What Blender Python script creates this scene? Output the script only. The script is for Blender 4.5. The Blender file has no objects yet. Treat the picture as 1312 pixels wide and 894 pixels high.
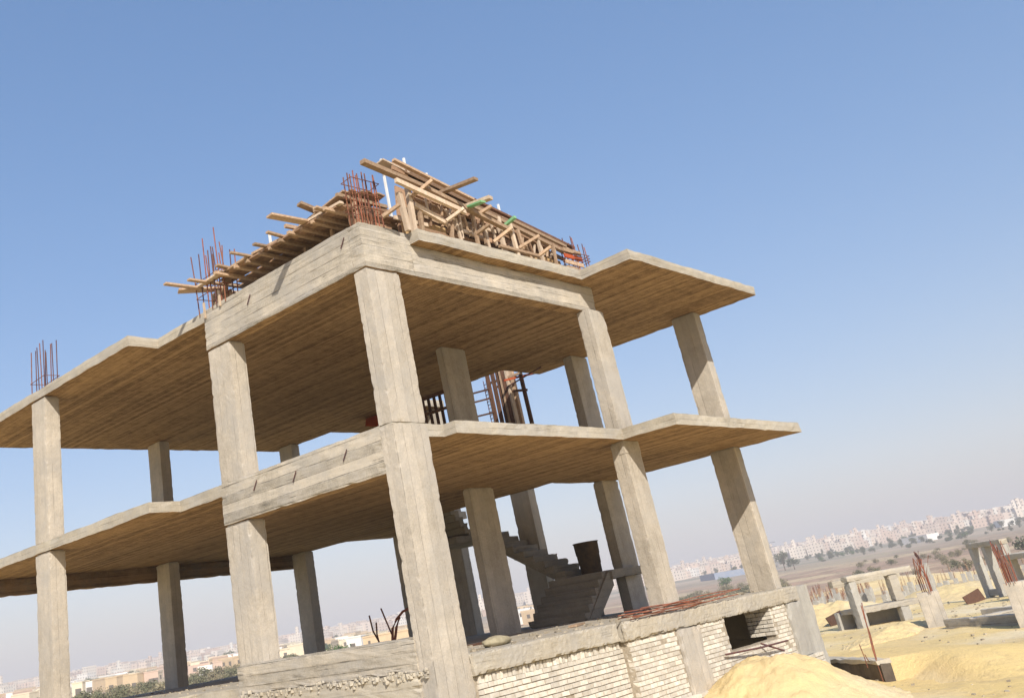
import bpy, math, random
from mathutils import Vector, Matrix, noise
random.seed(7)
RR = random.Random(11)
scn = bpy.context.scene
C = scn.collection

# ------------------------------------------------------------------ camera
FPX, UC, VC = 1208.682, 471.832, 334.616          # focal length and optical centre, in 1312 px
EYE = Vector((-9.856, -9.140, 0.440))
yaw, pitch, roll = 0.7440256, 0.3726317, -0.1699907
fw = Vector((math.cos(pitch)*math.cos(yaw), math.cos(pitch)*math.sin(yaw), math.sin(pitch)))
r0 = Vector((math.sin(yaw), -math.cos(yaw), 0)); u0 = r0.cross(fw)
rt = math.cos(roll)*r0 + math.sin(roll)*u0; up = rt.cross(fw)
cd = bpy.data.cameras.new('camera'); cam = bpy.data.objects.new('camera', cd); C.objects.link(cam)
cam.matrix_world = Matrix(((rt.x, up.x, -fw.x, EYE.x), (rt.y, up.y, -fw.y, EYE.y), (rt.z, up.z, -fw.z, EYE.z), (0, 0, 0, 1)))
cd.sensor_width = 36; cd.lens = FPX*36/1312
cd.shift_x = (656-UC)/1312; cd.shift_y = -(447-VC)/1312
cd.clip_start = 0.1; cd.clip_end = 12000
scn.camera = cam

# ------------------------------------------------------------------ light
SUN = Vector((-0.84, -1.09, 1.0)).normalized()     # towards the sun
world = bpy.data.worlds.new('World'); scn.world = world; world.use_nodes = True
wn = world.node_tree.nodes; wl = world.node_tree.links
sky = wn.new('ShaderNodeTexSky'); sky.sky_type = 'NISHITA'; sky.sun_disc = False
sky.sun_elevation = math.asin(SUN.z); sky.sun_rotation = math.atan2(SUN.x, SUN.y)
sky.air_density = 1.15; sky.dust_density = .9; sky.ozone_density = 3.0; sky.altitude = 50
tint = wn.new('ShaderNodeMix'); tint.data_type = 'RGBA'; tint.blend_type = 'MULTIPLY'; tint.inputs[0].default_value = 1
tint.inputs[7].default_value = (1.78, 1.66, 1.84, 1); gm = wn.new('ShaderNodeGamma'); gm.inputs[1].default_value = .57; wl.new(sky.outputs[0], gm.inputs[0])
hs = wn.new('ShaderNodeHueSaturation'); hs.inputs['Saturation'].default_value = 1.6; wl.new(gm.outputs[0], hs.inputs['Color']); wl.new(hs.outputs[0], tint.inputs[6]); wl.new(tint.outputs[2], wn['Background'].inputs[0]); wn['Background'].inputs[1].default_value = 0.135
sd = bpy.data.lights.new('sun', 'SUN'); sd.energy = 5.0; sd.angle = math.radians(0.53); sd.color = (1.0, 0.93, 0.82)
so = bpy.data.objects.new('sun', sd); C.objects.link(so)
so.rotation_euler = SUN.to_track_quat('Z', 'Y').to_euler(); so.location = (-20, -25, 30)
scn.view_settings.view_transform = 'Standard'; scn.view_settings.look = 'None'
scn.view_settings.exposure = 0.34; scn.view_settings.gamma = 1; scn.view_settings.use_curve_mapping = False
scn.cycles.max_bounces = 8; scn.cycles.diffuse_bounces = 5; scn.cycles.volume_bounces = 1

# ------------------------------------------------------------------ helpers: picture point -> place
def ray(u, v): return (rt*((u-UC)/FPX) - up*((v-VC)/FPX) + fw)
def on(u, v, ax, val):
    q = ray(u, v); t = (val-EYE[ax])/q[ax]; return EYE + q*t
def hor(u): return 895.0 - 0.17149*u
def far(u, d, v=None):                              # a place d metres away in the direction of column u
    q = ray(u, hor(u) if v is None else v); h = math.hypot(q.x, q.y)
    return EYE.x + q.x/h*d, EYE.y + q.y/h*d
def pxm(x, y): return FPX/((Vector((x, y, 0))-EYE).dot(fw))

PROF = [(0, -1.15), (8, -1.35), (14, -1.75), (22, -1.95), (40, -2.2), (70, -3.2), (120, -4.6), (200, -6.0), (320, -6.0), (500, -4.5), (700, -2.5), (1000, 2), (1500, 9), (2100, 20), (2700, 28), (3200, 26), (9000, 18)]
def prof(d):
    for (a, za), (b, zb) in zip(PROF, PROF[1:]):
        if d <= b:
            t = (d-a)/(b-a); return za+(zb-za)*t
    return PROF[-1][1]
def sm(a, b, x):
    t = max(0, min(1, (x-a)/(b-a))); return t*t*(3-2*t)
def th(x, y):
    d = math.hypot(x-EYE.x, y-EYE.y); z = prof(d)
    if 40 < d < 700 and z < -2.2:                   # the valley is shallower towards the left
        z = -2.2+(z+2.2)*(1-.62*sm(.55, .95, math.atan2(y-EYE.y, x-EYE.x)))
    n = noise.noise
    if z > 0: z *= 1-.35*sm(.55, .95, math.atan2(y-EYE.y, x-EYE.x))
    k = 0.07*n(Vector((x*.5, y*.5, 1)))+0.035*n(Vector((x*1.7, y*1.7, 5)))+0.16*n(Vector((x*.13, y*.13, 2)))+(.05*abs(n(Vector((x*2.9, y*2.9, 8)))) if d < 60 else 0)
    z += k + sm(60, 300, d)*1.2*n(Vector((x*.012, y*.012, 7))) + sm(700, 2000, d)*4*n(Vector((x*.0022, y*.0022, 9)))
    return z
def G(u, v):                                        # where the sight line of a picture point meets the ground
    q = ray(u, v).normalized(); t = 2.0
    for i in range(6000):
        p = EYE+q*t
        if p.z < th(p.x, p.y): return p
        t += max(0.05, t*0.01)
    return p

# ------------------------------------------------------------------ materials
def newmat(name):
    m = bpy.data.materials.new(name); m.use_nodes = True
    nt = m.node_tree; b = nt.nodes['Principled BSDF']
    b.inputs['Roughness'].default_value = 0.9; b.inputs['Specular IOR Level'].default_value = 0.2
    return m, nt, b
class N:
    def __init__(s, nt): s.nt = nt
    def nd(s, t, **k):
        n = s.nt.nodes.new(t)
        for a, v in k.items(): setattr(n, a, v)
        return n
    def lk(s, a, b): s.nt.links.new(a, b)
    def put(s, sock, v):
        if hasattr(v, 'links') or hasattr(v, 'is_linked'): s.lk(v, sock)
        else: sock.default_value = v
    def m(s, op, a, b=0.0, c=None):
        n = s.nd('ShaderNodeMath', operation=op); s.put(n.inputs[0], a); s.put(n.inputs[1], b)
        if c is not None: s.put(n.inputs[2], c)
        return n.outputs[0]
    def mix(s, f, a, b, bt='MIX'):
        n = s.nd('ShaderNodeMix', data_type='RGBA', blend_type=bt)
        s.put(n.inputs[0], f); s.put(n.inputs[6], a); s.put(n.inputs[7], b); return n.outputs[2]
    def co(s, scale=(1, 1, 1), kind='Object'):
        t = s.nd('ShaderNodeTexCoord'); mp = s.nd('ShaderNodeMapping'); mp.inputs['Scale'].default_value = scale
        s.lk(t.outputs[kind], mp.inputs[0]); return mp.outputs[0]
    def noise(s, scale, vec=None, detail=4, rough=.6):
        n = s.nd('ShaderNodeTexNoise'); n.inputs['Scale'].default_value = scale; n.inputs['Detail'].default_value = detail
        n.inputs['Roughness'].default_value = rough
        if vec is not None: s.lk(vec, n.inputs['Vector'])
        return n.outputs['Fac']
    def ramp(s, f, a, b, lo=0.0, hi=1.0):
        n = s.nd('ShaderNodeMapRange'); s.put(n.inputs[0], f); n.inputs[1].default_value = a; n.inputs[2].default_value = b
        n.inputs[3].default_value = lo; n.inputs[4].default_value = hi; return n.outputs[0]
    def bump(s, h, bsdf, strength=.5, dist=.02):
        n = s.nd('ShaderNodeBump'); n.inputs['Strength'].default_value = strength; n.inputs['Distance'].default_value = dist
        s.lk(h, n.inputs['Height']); s.lk(n.outputs[0], bsdf.inputs['Normal'])
    def sep(s, vec):
        n = s.nd('ShaderNodeSeparateXYZ'); s.lk(vec, n.inputs[0]); return n.outputs
def col(r, g, b): return (r, g, b, 1)

def concrete(name, light, dark, axis, size=.13, streak=1.0, groove=.6, contrast=1.0):
    """board-marked concrete; axis = direction ACROSS the boards: 'v' (upright boards), 'z' (level boards), 'x' (soffit boards running along y)"""
    m, nt, b = newmat(name); n = N(nt)
    c = n.co(); X, Y, Z = n.sep(c)
    wob = n.m('MULTIPLY', n.m('SUBTRACT', n.noise(.8, c, 2), .5), .007)
    if axis == 'v': p = n.m('ADD', X, n.m('MULTIPLY', Y, 1.13)); sc = (26, 26, 1.1)
    elif axis == 'z': p = Z; sc = (.7, .7, 24)
    else: p = X; sc = (20, .4, 20)
    p = n.m('DIVIDE', n.m('ADD', p, wob), size)
    fr = n.m('FRACT', p); fl = n.m('FLOOR', p)
    edge = n.m('MINIMUM', fr, n.m('SUBTRACT', 1.0, fr))
    wd = n.ramp(n.noise(1.1, n.co((2.2, 2.2, .7) if axis == 'v' else ((.9, .9, 7) if axis == 'z' else (8, .6, 8))), 4, .65), .38, .72, .006, .08 if axis == 'v' else .13)
    line = n.m('MAXIMUM', n.m('SUBTRACT', 1.0, n.m('DIVIDE', edge, wd)), 0.0)
    gate = n.ramp(n.noise(1.7, n.co((2.5, 2.5, .8) if axis == 'v' else ((.8, .8, 9) if axis == 'z' else (9, .5, 9))), 5, .75), {'v': .37, 'z': .42, 'x': .36}[axis], {'v': .52, 'z': .56, 'x': .5}[axis])
    line = n.m('MULTIPLY', line, gate)
    wn_ = n.nd('ShaderNodeTexWhiteNoise', noise_dimensions='1D'); n.lk(fl, wn_.inputs['W'])
    st = n.noise(1.6, n.co(sc), 5, .7)
    big = n.noise(.55, c, 3); fine = n.noise(38, c, 4, .7); mid = n.noise(5, c, 5, .65)
    f = n.m('MULTIPLY', n.m('SUBTRACT', st, .5), .8*streak)
    f = n.m('ADD', f, n.m('MULTIPLY', n.m('SUBTRACT', wn_.outputs[0], .5), .26*contrast))
    f = n.m('ADD', f, n.m('MULTIPLY', n.m('SUBTRACT', big, .5), .6 if axis == 'x' else 1.3))
    f = n.m('ADD', f, n.m('MULTIPLY', n.m('SUBTRACT', mid, .5), 1.5 if axis == 'x' else .9))
    f = n.m('ADD', f, n.m('MULTIPLY', n.m('SUBTRACT', fine, .5), 1.1))
    f = n.m('ADD', f, .42); cl = n.nd('ShaderNodeClamp'); n.lk(f, cl.inputs[0])
    cc = n.mix(cl.outputs[0], light, dark)
    g3_ = (light[0]+light[1]+light[2])/3
    if axis != 'x': cc = n.mix(n.m('MULTIPLY', n.ramp(n.noise(.9, c, 5, .7), .44, .62), .55), cc, col(g3_*.76, g3_*.72, g3_*.66))
    pit = n.nd('ShaderNodeTexVoronoi'); pit.inputs['Scale'].default_value = 26; n.lk(c, pit.inputs['Vector'])
    crk = n.noise(1.0, n.co((16, 16, .9) if axis == 'v' else ((.8, .8, 34) if axis == 'z' else (30, .7, 30))), 6, .75)
    crk = n.m('MULTIPLY', n.ramp(crk, .55 if axis == 'z' else .585, .66), n.ramp(n.noise(1.4, c, 4, .7), .47, .58))
    line = n.m('MAXIMUM', line, n.m('MULTIPLY', crk, {'v': .3, 'z': 1.0, 'x': 1.0}[axis]))
    pits = n.m('MULTIPLY', n.ramp(pit.outputs['Distance'], .05, .16, 1, 0), n.ramp(n.noise(3, c, 2), .55, .66))
    cc = n.mix(n.m('MULTIPLY', n.m('MAXIMUM', line, pits), groove), cc, tuple([x*.35 for x in dark[:3]]+[1]))
    n.lk(cc, b.inputs['Base Color'])
    h = n.m('SUBTRACT', n.m('ADD', n.m('MULTIPLY', fine, .35), n.m('MULTIPLY', st, .18)), n.m('MULTIPLY', n.m('ADD', line, pits), .8))
    h = n.m('ADD', h, n.m('MULTIPLY', wn_.outputs[0], .6)); n.bump(h, b, .55, .012)
    b.inputs['Roughness'].default_value = .95
    return m
CL, CD = col(.54, .48, .39), col(.26, .22, .17)
M = {}
M['column'] = concrete('column_concrete', col(.56, .50, .415), col(.29, .255, .205), 'v', .19, .5, .34, 1.2)
M['beam'] = concrete('beam_concrete', CL, col(.20, .18, .145), 'z', .15, 1.2, .9, 2.0)
M['slab'] = concrete('slab_edge_concrete', col(.52, .47, .38), col(.30, .26, .2), 'z', .1, .8, .5)
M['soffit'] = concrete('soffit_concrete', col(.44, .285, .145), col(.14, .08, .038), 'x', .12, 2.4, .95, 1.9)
M['plain'] = concrete('rough_concrete', col(.50, .45, .36), col(.30, .26, .2), 'z', .3, .4, .25)
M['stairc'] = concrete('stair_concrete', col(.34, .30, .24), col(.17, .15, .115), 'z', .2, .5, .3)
M['grey'] = concrete('grey_concrete', col(.46, .44, .39), col(.28, .265, .235), 'v', .2, .6, .4)

M['dkbeam'] = concrete('brown_beam_concrete', col(.30, .20, .11), col(.12, .075, .04), 'z', .15, 1.0, .85, 1.6)  # darker, browner beam tone, close to the soffit colour
def simple(name, a, b_, scale=6, stretch=(1, 1, 1), rough=.85, island=0.0, objrand=0.0, bump=.3, dist=.004, metal=0):
    m, nt, b = newmat(name); n = N(nt)
    c = n.co(stretch); f = n.noise(scale, c, 5, .65)
    f = n.ramp(f, .3, .7)
    cc = n.mix(f, a, b_)
    if island:
        g = n.nd('ShaderNodeNewGeometry'); k = n.ramp(g.outputs['Random Per Island'], 0, 1, 1-island, 1+island*.4)
        h = n.nd('ShaderNodeVectorMath', operation='SCALE'); n.lk(cc, h.inputs[0]); n.lk(k, h.inputs['Scale']); cc = h.outputs[0]
    if objrand:
        g = n.nd('ShaderNodeObjectInfo'); k = n.ramp(g.outputs['Random'], 0, 1, 1-objrand, 1+objrand*.6)
        h = n.nd('ShaderNodeVectorMath', operation='SCALE'); n.lk(cc, h.inputs[0]); n.lk(k, h.inputs['Scale']); cc = h.outputs[0]
    n.lk(cc, b.inputs['Base Color']); b.inputs['Roughness'].default_value = rough; b.inputs['Metallic'].default_value = metal
    if bump: n.bump(f, b, bump, dist)
    return m
M['wood'] = simple('raw_timber', col(.52, .385, .26), col(.33, .21, .135), 7, (3, 3, 3), .8, objrand=.35, bump=.4)
M['deckwood'] = simple('deck_timber', col(.40, .26, .165), col(.22, .13, .08), 6, (6, 1, 6), .85, objrand=.45)
M['palewood'] = simple('pale_timber', col(.64, .52, .40), col(.46, .35, .25), 6, (3, 3, 1), .8, objrand=.2)
M['ply'] = simple('formwork_plywood', col(.60, .43, .22), col(.36, .22, .11), 3, (1, 1, 5), .75)
M['green'] = simple('green_painted_timber', col(.12, .42, .2), col(.3, .45, .25), 9, rough=.6)
M['darkwood'] = simple('dark_timber', col(.17, .085, .05), col(.07, .04, .03), 6, (4, 4, 1), .8, objrand=.4)
M['orange'] = simple('red_painted_board', col(.45, .09, .03), col(.3, .06, .03), 3)
M['rebar'] = simple('rusty_steel', col(.27, .115, .055), col(.13, .05, .045), 12, rough=.8, objrand=.3)
M['rebar_dark'] = simple('dark_steel', col(.075, .045, .06), col(.16, .07, .05), 12, rough=.7)
M['rebar_red'] = simple('red_rusty_steel', col(.36, .125, .07), col(.2, .075, .05), 12, rough=.8)
M['pipe'] = simple('white_plastic', col(.8, .8, .78), col(.66, .66, .64), 5, rough=.5)
M['brick'] = simple('white_brick', col(.72, .68, .60), col(.54, .48, .39), 9, rough=.95, island=.25, bump=.5, dist=.006)
M['mortar'] = simple('mortar', col(.44, .385, .30), col(.27, .225, .17), 14, rough=1, bump=.6, dist=.01)
M['drum'] = simple('drum_steel', col(.10, .065, .035), col(.045, .035, .03), 6, rough=.7, bump=.5)
M['bag'] = simple('cement_sack', col(.42, .37, .25), col(.26, .22, .14), 7)
M['stone'] = simple('rubble_stone', col(.5, .44, .34), col(.3, .25, .18), 8, island=.4)
M['shadeconc'] = simple('shade_toned_concrete', col(.13, .105, .08), col(.07, .055, .045), 4)  # near-black tone: shade of the footing face put into its colour
M['cable'] = simple('black_cable', col(.07, .06, .05), col(.12, .1, .08), 5)
M['bark'] = simple('bark', col(.14, .10, .07), col(.08, .06, .04), 5)
M['iron'] = simple('pylon_steel', col(.3, .31, .33), col(.22, .22, .25), 5)

def leafmat(name, a, b_):
    m, nt, b = newmat(name); n = N(nt)
    g = n.nd('ShaderNodeNewGeometry'); cc = n.mix(g.outputs['Random Per Island'], a, b_)
    n.lk(cc, b.inputs['Base Color']); return m
M['leaf'] = leafmat('dusty_leaves', col(.075, .095, .055), col(.13, .14, .09))
M['leafdry'] = leafmat('dry_shrub_leaves', col(.17, .15, .09), col(.30, .26, .16))
M['leafolive'] = leafmat('olive_leaves', col(.11, .12, .065), col(.2, .19, .11))
M['leafgreen'] = leafmat('green_leaves', col(.04, .09, .025), col(.09, .15, .045))

def sandmat(name, near=True):
    m, nt, b = newmat(name); n = N(nt)
    c = n.co()
    ys = n.mix(n.ramp(n.noise(.35, c, 6, .65), .35, .65), col(.74, .56, .24), col(.62, .47, .24))
    pale = n.mix(n.ramp(n.noise(.16, c, 6, .6), .50, .66), ys, col(.72, .61, .41))
    cc = n.mix(n.m('MULTIPLY', n.ramp(n.noise(3.5, c, 6, .7), .52, .68), .5), pale, col(.44, .34, .18))
    fine = n.noise(26, c, 5, .75); med = n.noise(2.6, c, 6, .7)
    if near:
        X, Y, Z = n.sep(c)
        dx = n.m('ADD', X, -EYE.x); dy = n.m('ADD', Y, -EYE.y)
        d = n.m('SQRT', n.m('ADD', n.m('MULTIPLY', dx, dx), n.m('MULTIPLY', dy, dy)))
        wob = n.m('MULTIPLY', n.m('SUBTRACT', n.noise(.02, c, 4), .5), 60)
        d2 = n.m('ADD', d, wob)
        soil = n.mix(n.ramp(n.noise(.05, n.co((1, 3, 1)), 6, .7), .38, .62), col(.44, .29, .20), col(.28, .195, .135))
        soil = n.mix(n.ramp(n.noise(.012, c, 4), .52, .6), soil, col(.52, .40, .25))
        soil = n.mix(n.ramp(n.noise(.25, c, 5, .7), .56, .64), soil, col(.14, .12, .07))
        az_ = n.m('DIVIDE', dy, n.m('MAXIMUM', n.m('ADD', dx, 1.0), 1.0)); lf = n.m('MULTIPLY', n.ramp(az_, .62, 1.0), n.m('GREATER_THAN', dx, -400.0))
        soil = n.mix(n.m('MULTIPLY', lf, n.ramp(n.noise(.03, c, 5, .7), .60, .45)), soil, col(.58, .46, .28))
        cc = n.mix(n.ramp(d2, 105, 150), cc, soil)
        farc = n.mix(n.ramp(n.noise(.006, c, 5, .7), .42, .58), col(.44, .35, .26), col(.24, .22, .16))
        cc = n.mix(n.ramp(d2, 420, 800), cc, farc)
    if not near: cc = n.mix(.45, cc, col(.62, .50, .30))
    n.lk(cc, b.inputs['Base Color'])
    n.bump(n.m('ADD', n.m('MULTIPLY', fine, .3), med), b, .9, .07); b.inputs['Roughness'].default_value = 1
    return m
M['sand'] = sandmat('ground_sand'); M['pile'] = sandmat('heap_sand', False)

def wallmat(name, a, b_, storey=3.0, bay=3.2):
    m, nt, b = newmat(name); n = N(nt)
    g = n.nd('ShaderNodeNewGeometry'); oi = n.nd('ShaderNodeObjectInfo')
    rnd = n.m('FRACT', n.m('ADD', g.outputs['Random Per Island'], n.m('MULTIPLY', oi.outputs['Random'], 7.3)))
    cc = n.mix(rnd, a, b_)
    c = n.co(); X, Y, Z = n.sep(c); p = n.m('DIVIDE', n.m('ADD', X, Y), bay)
    fx = n.m('FRACT', p); fz = n.m('FRACT', n.m('DIVIDE', Z, storey))
    w = n.m('MULTIPLY', n.m('MULTIPLY', n.m('GREATER_THAN', fx, .35), n.m('LESS_THAN', fx, .68)), n.m('MULTIPLY', n.m('GREATER_THAN', fz, .33), n.m('LESS_THAN', fz, .75)))
    nz = n.sep(g.outputs['Normal'])[2]; w = n.m('MULTIPLY', w, n.m('LESS_THAN', n.m('ABSOLUTE', nz), .5))
    cc = n.mix(n.m('MULTIPLY', w, .8), cc, col(.10, .09, .085)); n.lk(cc, b.inputs['Base Color']); return m
M['city'] = wallmat('city_render', col(.56, .43, .36), col(.74, .67, .58))
M['citywhite'] = wallmat('pale_render', col(.78, .75, .70), col(.66, .60, .50))
M['ochre'] = simple('ochre_render', col(.60, .46, .29), col(.52, .40, .26), .5, bump=0)
M['creamr'] = simple('cream_render', col(.74, .66, .5), col(.66, .56, .4), .5, objrand=.15, bump=0)
M['whiter'] = simple('white_render', col(.80, .78, .74), col(.72, .69, .64), .5, bump=0)
M['pinkr'] = simple('pink_render', col(.58, .43, .34), col(.50, .38, .30), .5, bump=0)
M['glass'] = simple('dark_window', col(.13, .115, .10), col(.16, .14, .12), 1, rough=.3, bump=0)
M['bluer'] = simple('blue_sheeting', col(.20, .26, .38), col(.3, .33, .40), .5, bump=0)

# ------------------------------------------------------------------ mesh helpers
def wloc(o):
    v = Vector((0, 0, 0))
    while o is not None: v += o.location; o = o.parent
    return v
class MB:
    def __init__(s): s.v = []; s.f = []
    def add(s, vs, fs):
        k = len(s.v); s.v += [tuple(x) for x in vs]; s.f += [tuple(i+k for i in f) for f in fs]; return s
    def box(s, x0, x1, y0, y1, z0, z1, j=0.0):
        R = (lambda: RR.uniform(-j, j)) if j else (lambda: 0)
        vs = [(x+R(), y+R(), z+R()) for z in (z0, z1) for y in (y0, y1) for x in (x0, x1)]
        return s.add(vs, [(0, 2, 3, 1), (4, 5, 7, 6), (0, 1, 5, 4), (2, 6, 7, 3), (0, 4, 6, 2), (1, 3, 7, 5)])
    def bar(s, p, q, w, h, upv=(0, 0, 1)):
        p, q = Vector(p), Vector(q); d = (q-p).normalized(); u = Vector(upv)
        if abs(d.dot(u)) > .98: u = Vector((1, 0, 0))
        a = d.cross(u).normalized()*w/2; b = a.normalized().cross(d)*h/2
        vs = [c+sa*a+sb*b for c in (p, q) for sa, sb in ((-1, -1), (1, -1), (1, 1), (-1, 1))]
        return s.add(vs, [(0, 3, 2, 1), (4, 5, 6, 7), (0, 1, 5, 4), (1, 2, 6, 5), (2, 3, 7, 6), (3, 0, 4, 7)])
    def tube(s, pts, r, n=6, r2=None):
        pts = [Vector(p) for p in pts]; k0 = len(s.v); L = len(pts)
        for i, p in enumerate(pts):
            d = (pts[min(i+1, L-1)]-pts[max(i-1, 0)]).normalized(); u = Vector((0, 0, 1)) if abs(d.z) < .9 else Vector((1, 0, 0))
            a = d.cross(u).normalized(); b = a.cross(d); rr = r if r2 is None else r+(r2-r)*i/(L-1)
            s.v += [tuple(p+(a*math.cos(t)+b*math.sin(t))*rr) for t in [2*math.pi*k/n for k in range(n)]]
        for i in range(L-1):
            for k in range(n):
                a = k0+i*n+k; b = k0+i*n+(k+1) % n; s.f.append((a, b, b+n, a+n))
        s.f.append(tuple(k0+k for k in range(n))[::-1]); s.f.append(tuple(k0+(L-1)*n+k for k in range(n)))
        return s
    def rbox(s, x0, x1, y0, y1, z0, z1, cell=(.12, .12, .12), amp=.012, board=None, seed=0.0):
        """box with worn, uneven faces and edges; board=(axis, size) steps the faces board by board"""
        lo = (x0, y0, z0); hi = (x1, y1, z1); nn = [max(1, int(round((hi[a]-lo[a])/cell[a]))) for a in range(3)]
        idx = {}; 
        def vert(i, j, k):
            key = (i, j, k)
            if key in idx: return idx[key]
            ijk = key; p = Vector([lo[a]+(hi[a]-lo[a])*ijk[a]/nn[a] for a in range(3)])
            on_ = [(-1 if ijk[a] == 0 else (1 if ijk[a] == nn[a] else 0)) for a in range(3)]
            off = noise.noise_vector(p*2.1+Vector((seed, 0, 0)))*amp*.35+noise.noise_vector(p*15+Vector((0, seed, 0)))*amp*.38
            ne = sum(1 for a in on_ if a)
            if ne >= 2:                                        # chipped arris
                c = (max(0, noise.noise(p*13+Vector((0, 0, seed)))-.1)*2.2+max(0, noise.noise(p*4.1+Vector((seed, 0, 0)))-.25)*2.4)*amp
                for a in range(3): off[a] -= on_[a]*(c+amp*.15)
            elif board:
                ax, sz = board
                if on_[ax] == 0:
                    t = math.floor((p[ax])/sz); h = noise.noise(Vector((t*7.31+.5, seed+.3+math.floor(p[1-ax if ax<2 else 0]/2.3)*3.7, .7)))
                    for a in range(3): off[a] += on_[a]*h*amp*.9
            s.v.append(tuple(p+off)); idx[key] = len(s.v)-1; return idx[key]
        a, b, c = nn
        for i in range(a):
            for j in range(b):
                s.f.append((vert(i, j, 0), vert(i, j+1, 0), vert(i+1, j+1, 0), vert(i+1, j, 0)))
                s.f.append((vert(i, j, c), vert(i+1, j, c), vert(i+1, j+1, c), vert(i, j+1, c)))
        for i in range(a):
            for k in range(c):
                s.f.append((vert(i, 0, k), vert(i+1, 0, k), vert(i+1, 0, k+1), vert(i, 0, k+1)))
                s.f.append((vert(i, b, k), vert(i, b, k+1), vert(i+1, b, k+1), vert(i+1, b, k)))
        for j in range(b):
            for k in range(c):
                s.f.append((vert(0, j, k), vert(0, j, k+1), vert(0, j+1, k+1), vert(0, j+1, k)))
                s.f.append((vert(a, j, k), vert(a, j+1, k), vert(a, j+1, k+1), vert(a, j, k+1)))
        return s
    def build(s, name, mat, parent=None, smooth=False, mat2=None, pick=None):
        me = bpy.data.meshes.new(name); L = wloc(parent)
        me.from_pydata([(x-L.x, y-L.y, z-L.z) for x, y, z in s.v], [], s.f); me.update()
        me.materials.append(mat)
        if mat2:
            me.materials.append(mat2)
            for p in me.polygons:
                if pick(p): p.material_index = 1
        if smooth:
            for p in me.polygons: p.use_smooth = True
        o = bpy.data.objects.new(name, me); C.objects.link(o); o.parent = parent
        return o
def empty(name, loc, label, cat, group=None):
    o = bpy.data.objects.new(name, None); C.objects.link(o); o.location = loc; o.empty_display_size = .3
    return tag(o, label, cat, group)
def tag(o, label=None, cat=None, group=None, kind=None):
    if label: o['label'] = label
    if cat: o['category'] = cat
    if group: o['group'] = group
    if kind: o['kind'] = kind
    return o
def copy_tree(o, parent=None):
    c = o.copy(); C.objects.link(c); c.parent = parent
    for ch in list(o.children): copy_tree(ch, c)
    return c
def recentre(o):                                    # top-level single mesh: origin at its base
    me = o.data; n = len(me.vertices); c = Vector((sum(v.co.x for v in me.vertices)/n, sum(v.co.y for v in me.vertices)/n, min(v.co.z for v in me.vertices)))
    me.transform(Matrix.Translation(-c)); o.location = c; return o

# ------------------------------------------------------------------ ground
def ground():
    mb = MB(); cx, cy = EYE.x, EYE.y
    rad = [0.0]; r = .6
    while r < 9000: rad.append(r); r *= 1.03 if r > 30 else 1.0; r += .35 if r < 30 else 0
    angs = []; a = -180.0
    while a < 180:
        angs.append(math.radians(a)); a += 0.5 if -15 < a < 100 else 4
    na = len(angs); mb.v.append((cx, cy, th(cx, cy)))
    for R_ in rad[1:]:
        for t in angs:
            x = cx+R_*math.cos(t); y = cy+R_*math.sin(t); mb.v.append((x, y, th(x, y)))
    for k in range(na): mb.f.append((0, 1+k, 1+(k+1) % na))
    for i in range(len(rad)-2):
        for k in range(na):
            a_ = 1+i*na+k; b_ = 1+i*na+(k+1) % na; mb.f.append((a_, a_+na, b_+na, b_))
    o = mb.build('ground', M['sand'], smooth=True); o['kind'] = 'structure'
ground()

# ------------------------------------------------------------------ the building
S1B, S1, S2B, S2, B1, B2, HB = 3.004, 3.2, 6.179, 6.373, 2.519, 5.624, .332
bld = empty('unfinished_building', (0, 0, 0), 'large unfinished two storey concrete frame on a white brick base, timber formwork on its roof', 'building')
BXL, EX, BK = -.648, 11.337, 13.65

def slab(name, outline, z0, z1, mat_edge, mat_low, seed, mat_top=None, low_sag=.006):
    """one slab: outline walked anticlockwise seen from above, rough arrises"""
    pts = []
    for i, a in enumerate(outline):
        b = outline[(i+1) % len(outline)]; L = math.hypot(b[0]-a[0], b[1]-a[1]); n = max(1, int(L/.14))
        for k in range(n):
            pts.append((a[0]+(b[0]-a[0])*k/n, a[1]+(b[1]-a[1])*k/n))
    rows = [z0, z0+(z1-z0)*.12, z0+(z1-z0)*.5, z0+(z1-z0)*.88, z1]; mb = MB(); n = len(pts)
    cxm = sum(p[0] for p in pts)/n; cym = sum(p[1] for p in pts)/n
    for ri, z in enumerate(rows):
        for (x, y) in pts:
            q = Vector((x*3.3, y*3.3, z*6+seed)); v = noise.noise_vector(q)*.016+noise.noise_vector(q*4)*.008
            e = .9 if ri in (0, 4) else .4
            mb.v.append((x+v.x, y+v.y, z+v.z*e))
    for ri in range(4):
        for k in range(n):
            a = ri*n+k; b = ri*n+(k+1) % n; mb.f.append((a, b, b+n, a+n))
    mb.f.append(tuple(range(n))[::-1]); mb.f.append(tuple(4*n+k for k in range(n)))
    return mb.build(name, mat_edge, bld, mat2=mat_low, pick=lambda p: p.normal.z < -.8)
e = .008
LY1, LY2, OV, OV1 = 5.476, 5.765, -.223, -.233
YB = -.16
S1out = [(e, e), (1.10, e), (1.10, OV1), (5.826, OV1), (5.826, -1.321), (EX, -1.321), (EX, 3.62), (8.9, 3.62), (8.9, 8.15), (11.14, 8.15), (11.14, 11.2), (9.37, 11.2), (9.37, BK), (BXL, BK), (BXL, LY1), (e, LY1)]
YB = -.16
S1out = [(e, e), (1.10, e), (1.10, OV1), (5.826, OV1), (5.826, -1.321), (EX, -1.321), (EX, 3.62), (8.9, 3.62), (8.9, 8.15), (11.14, 8.15), (11.14, 11.2), (9.37, 11.25), (9.37, BK), (BXL, BK), (BXL, LY1), (e, LY1)]
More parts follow.
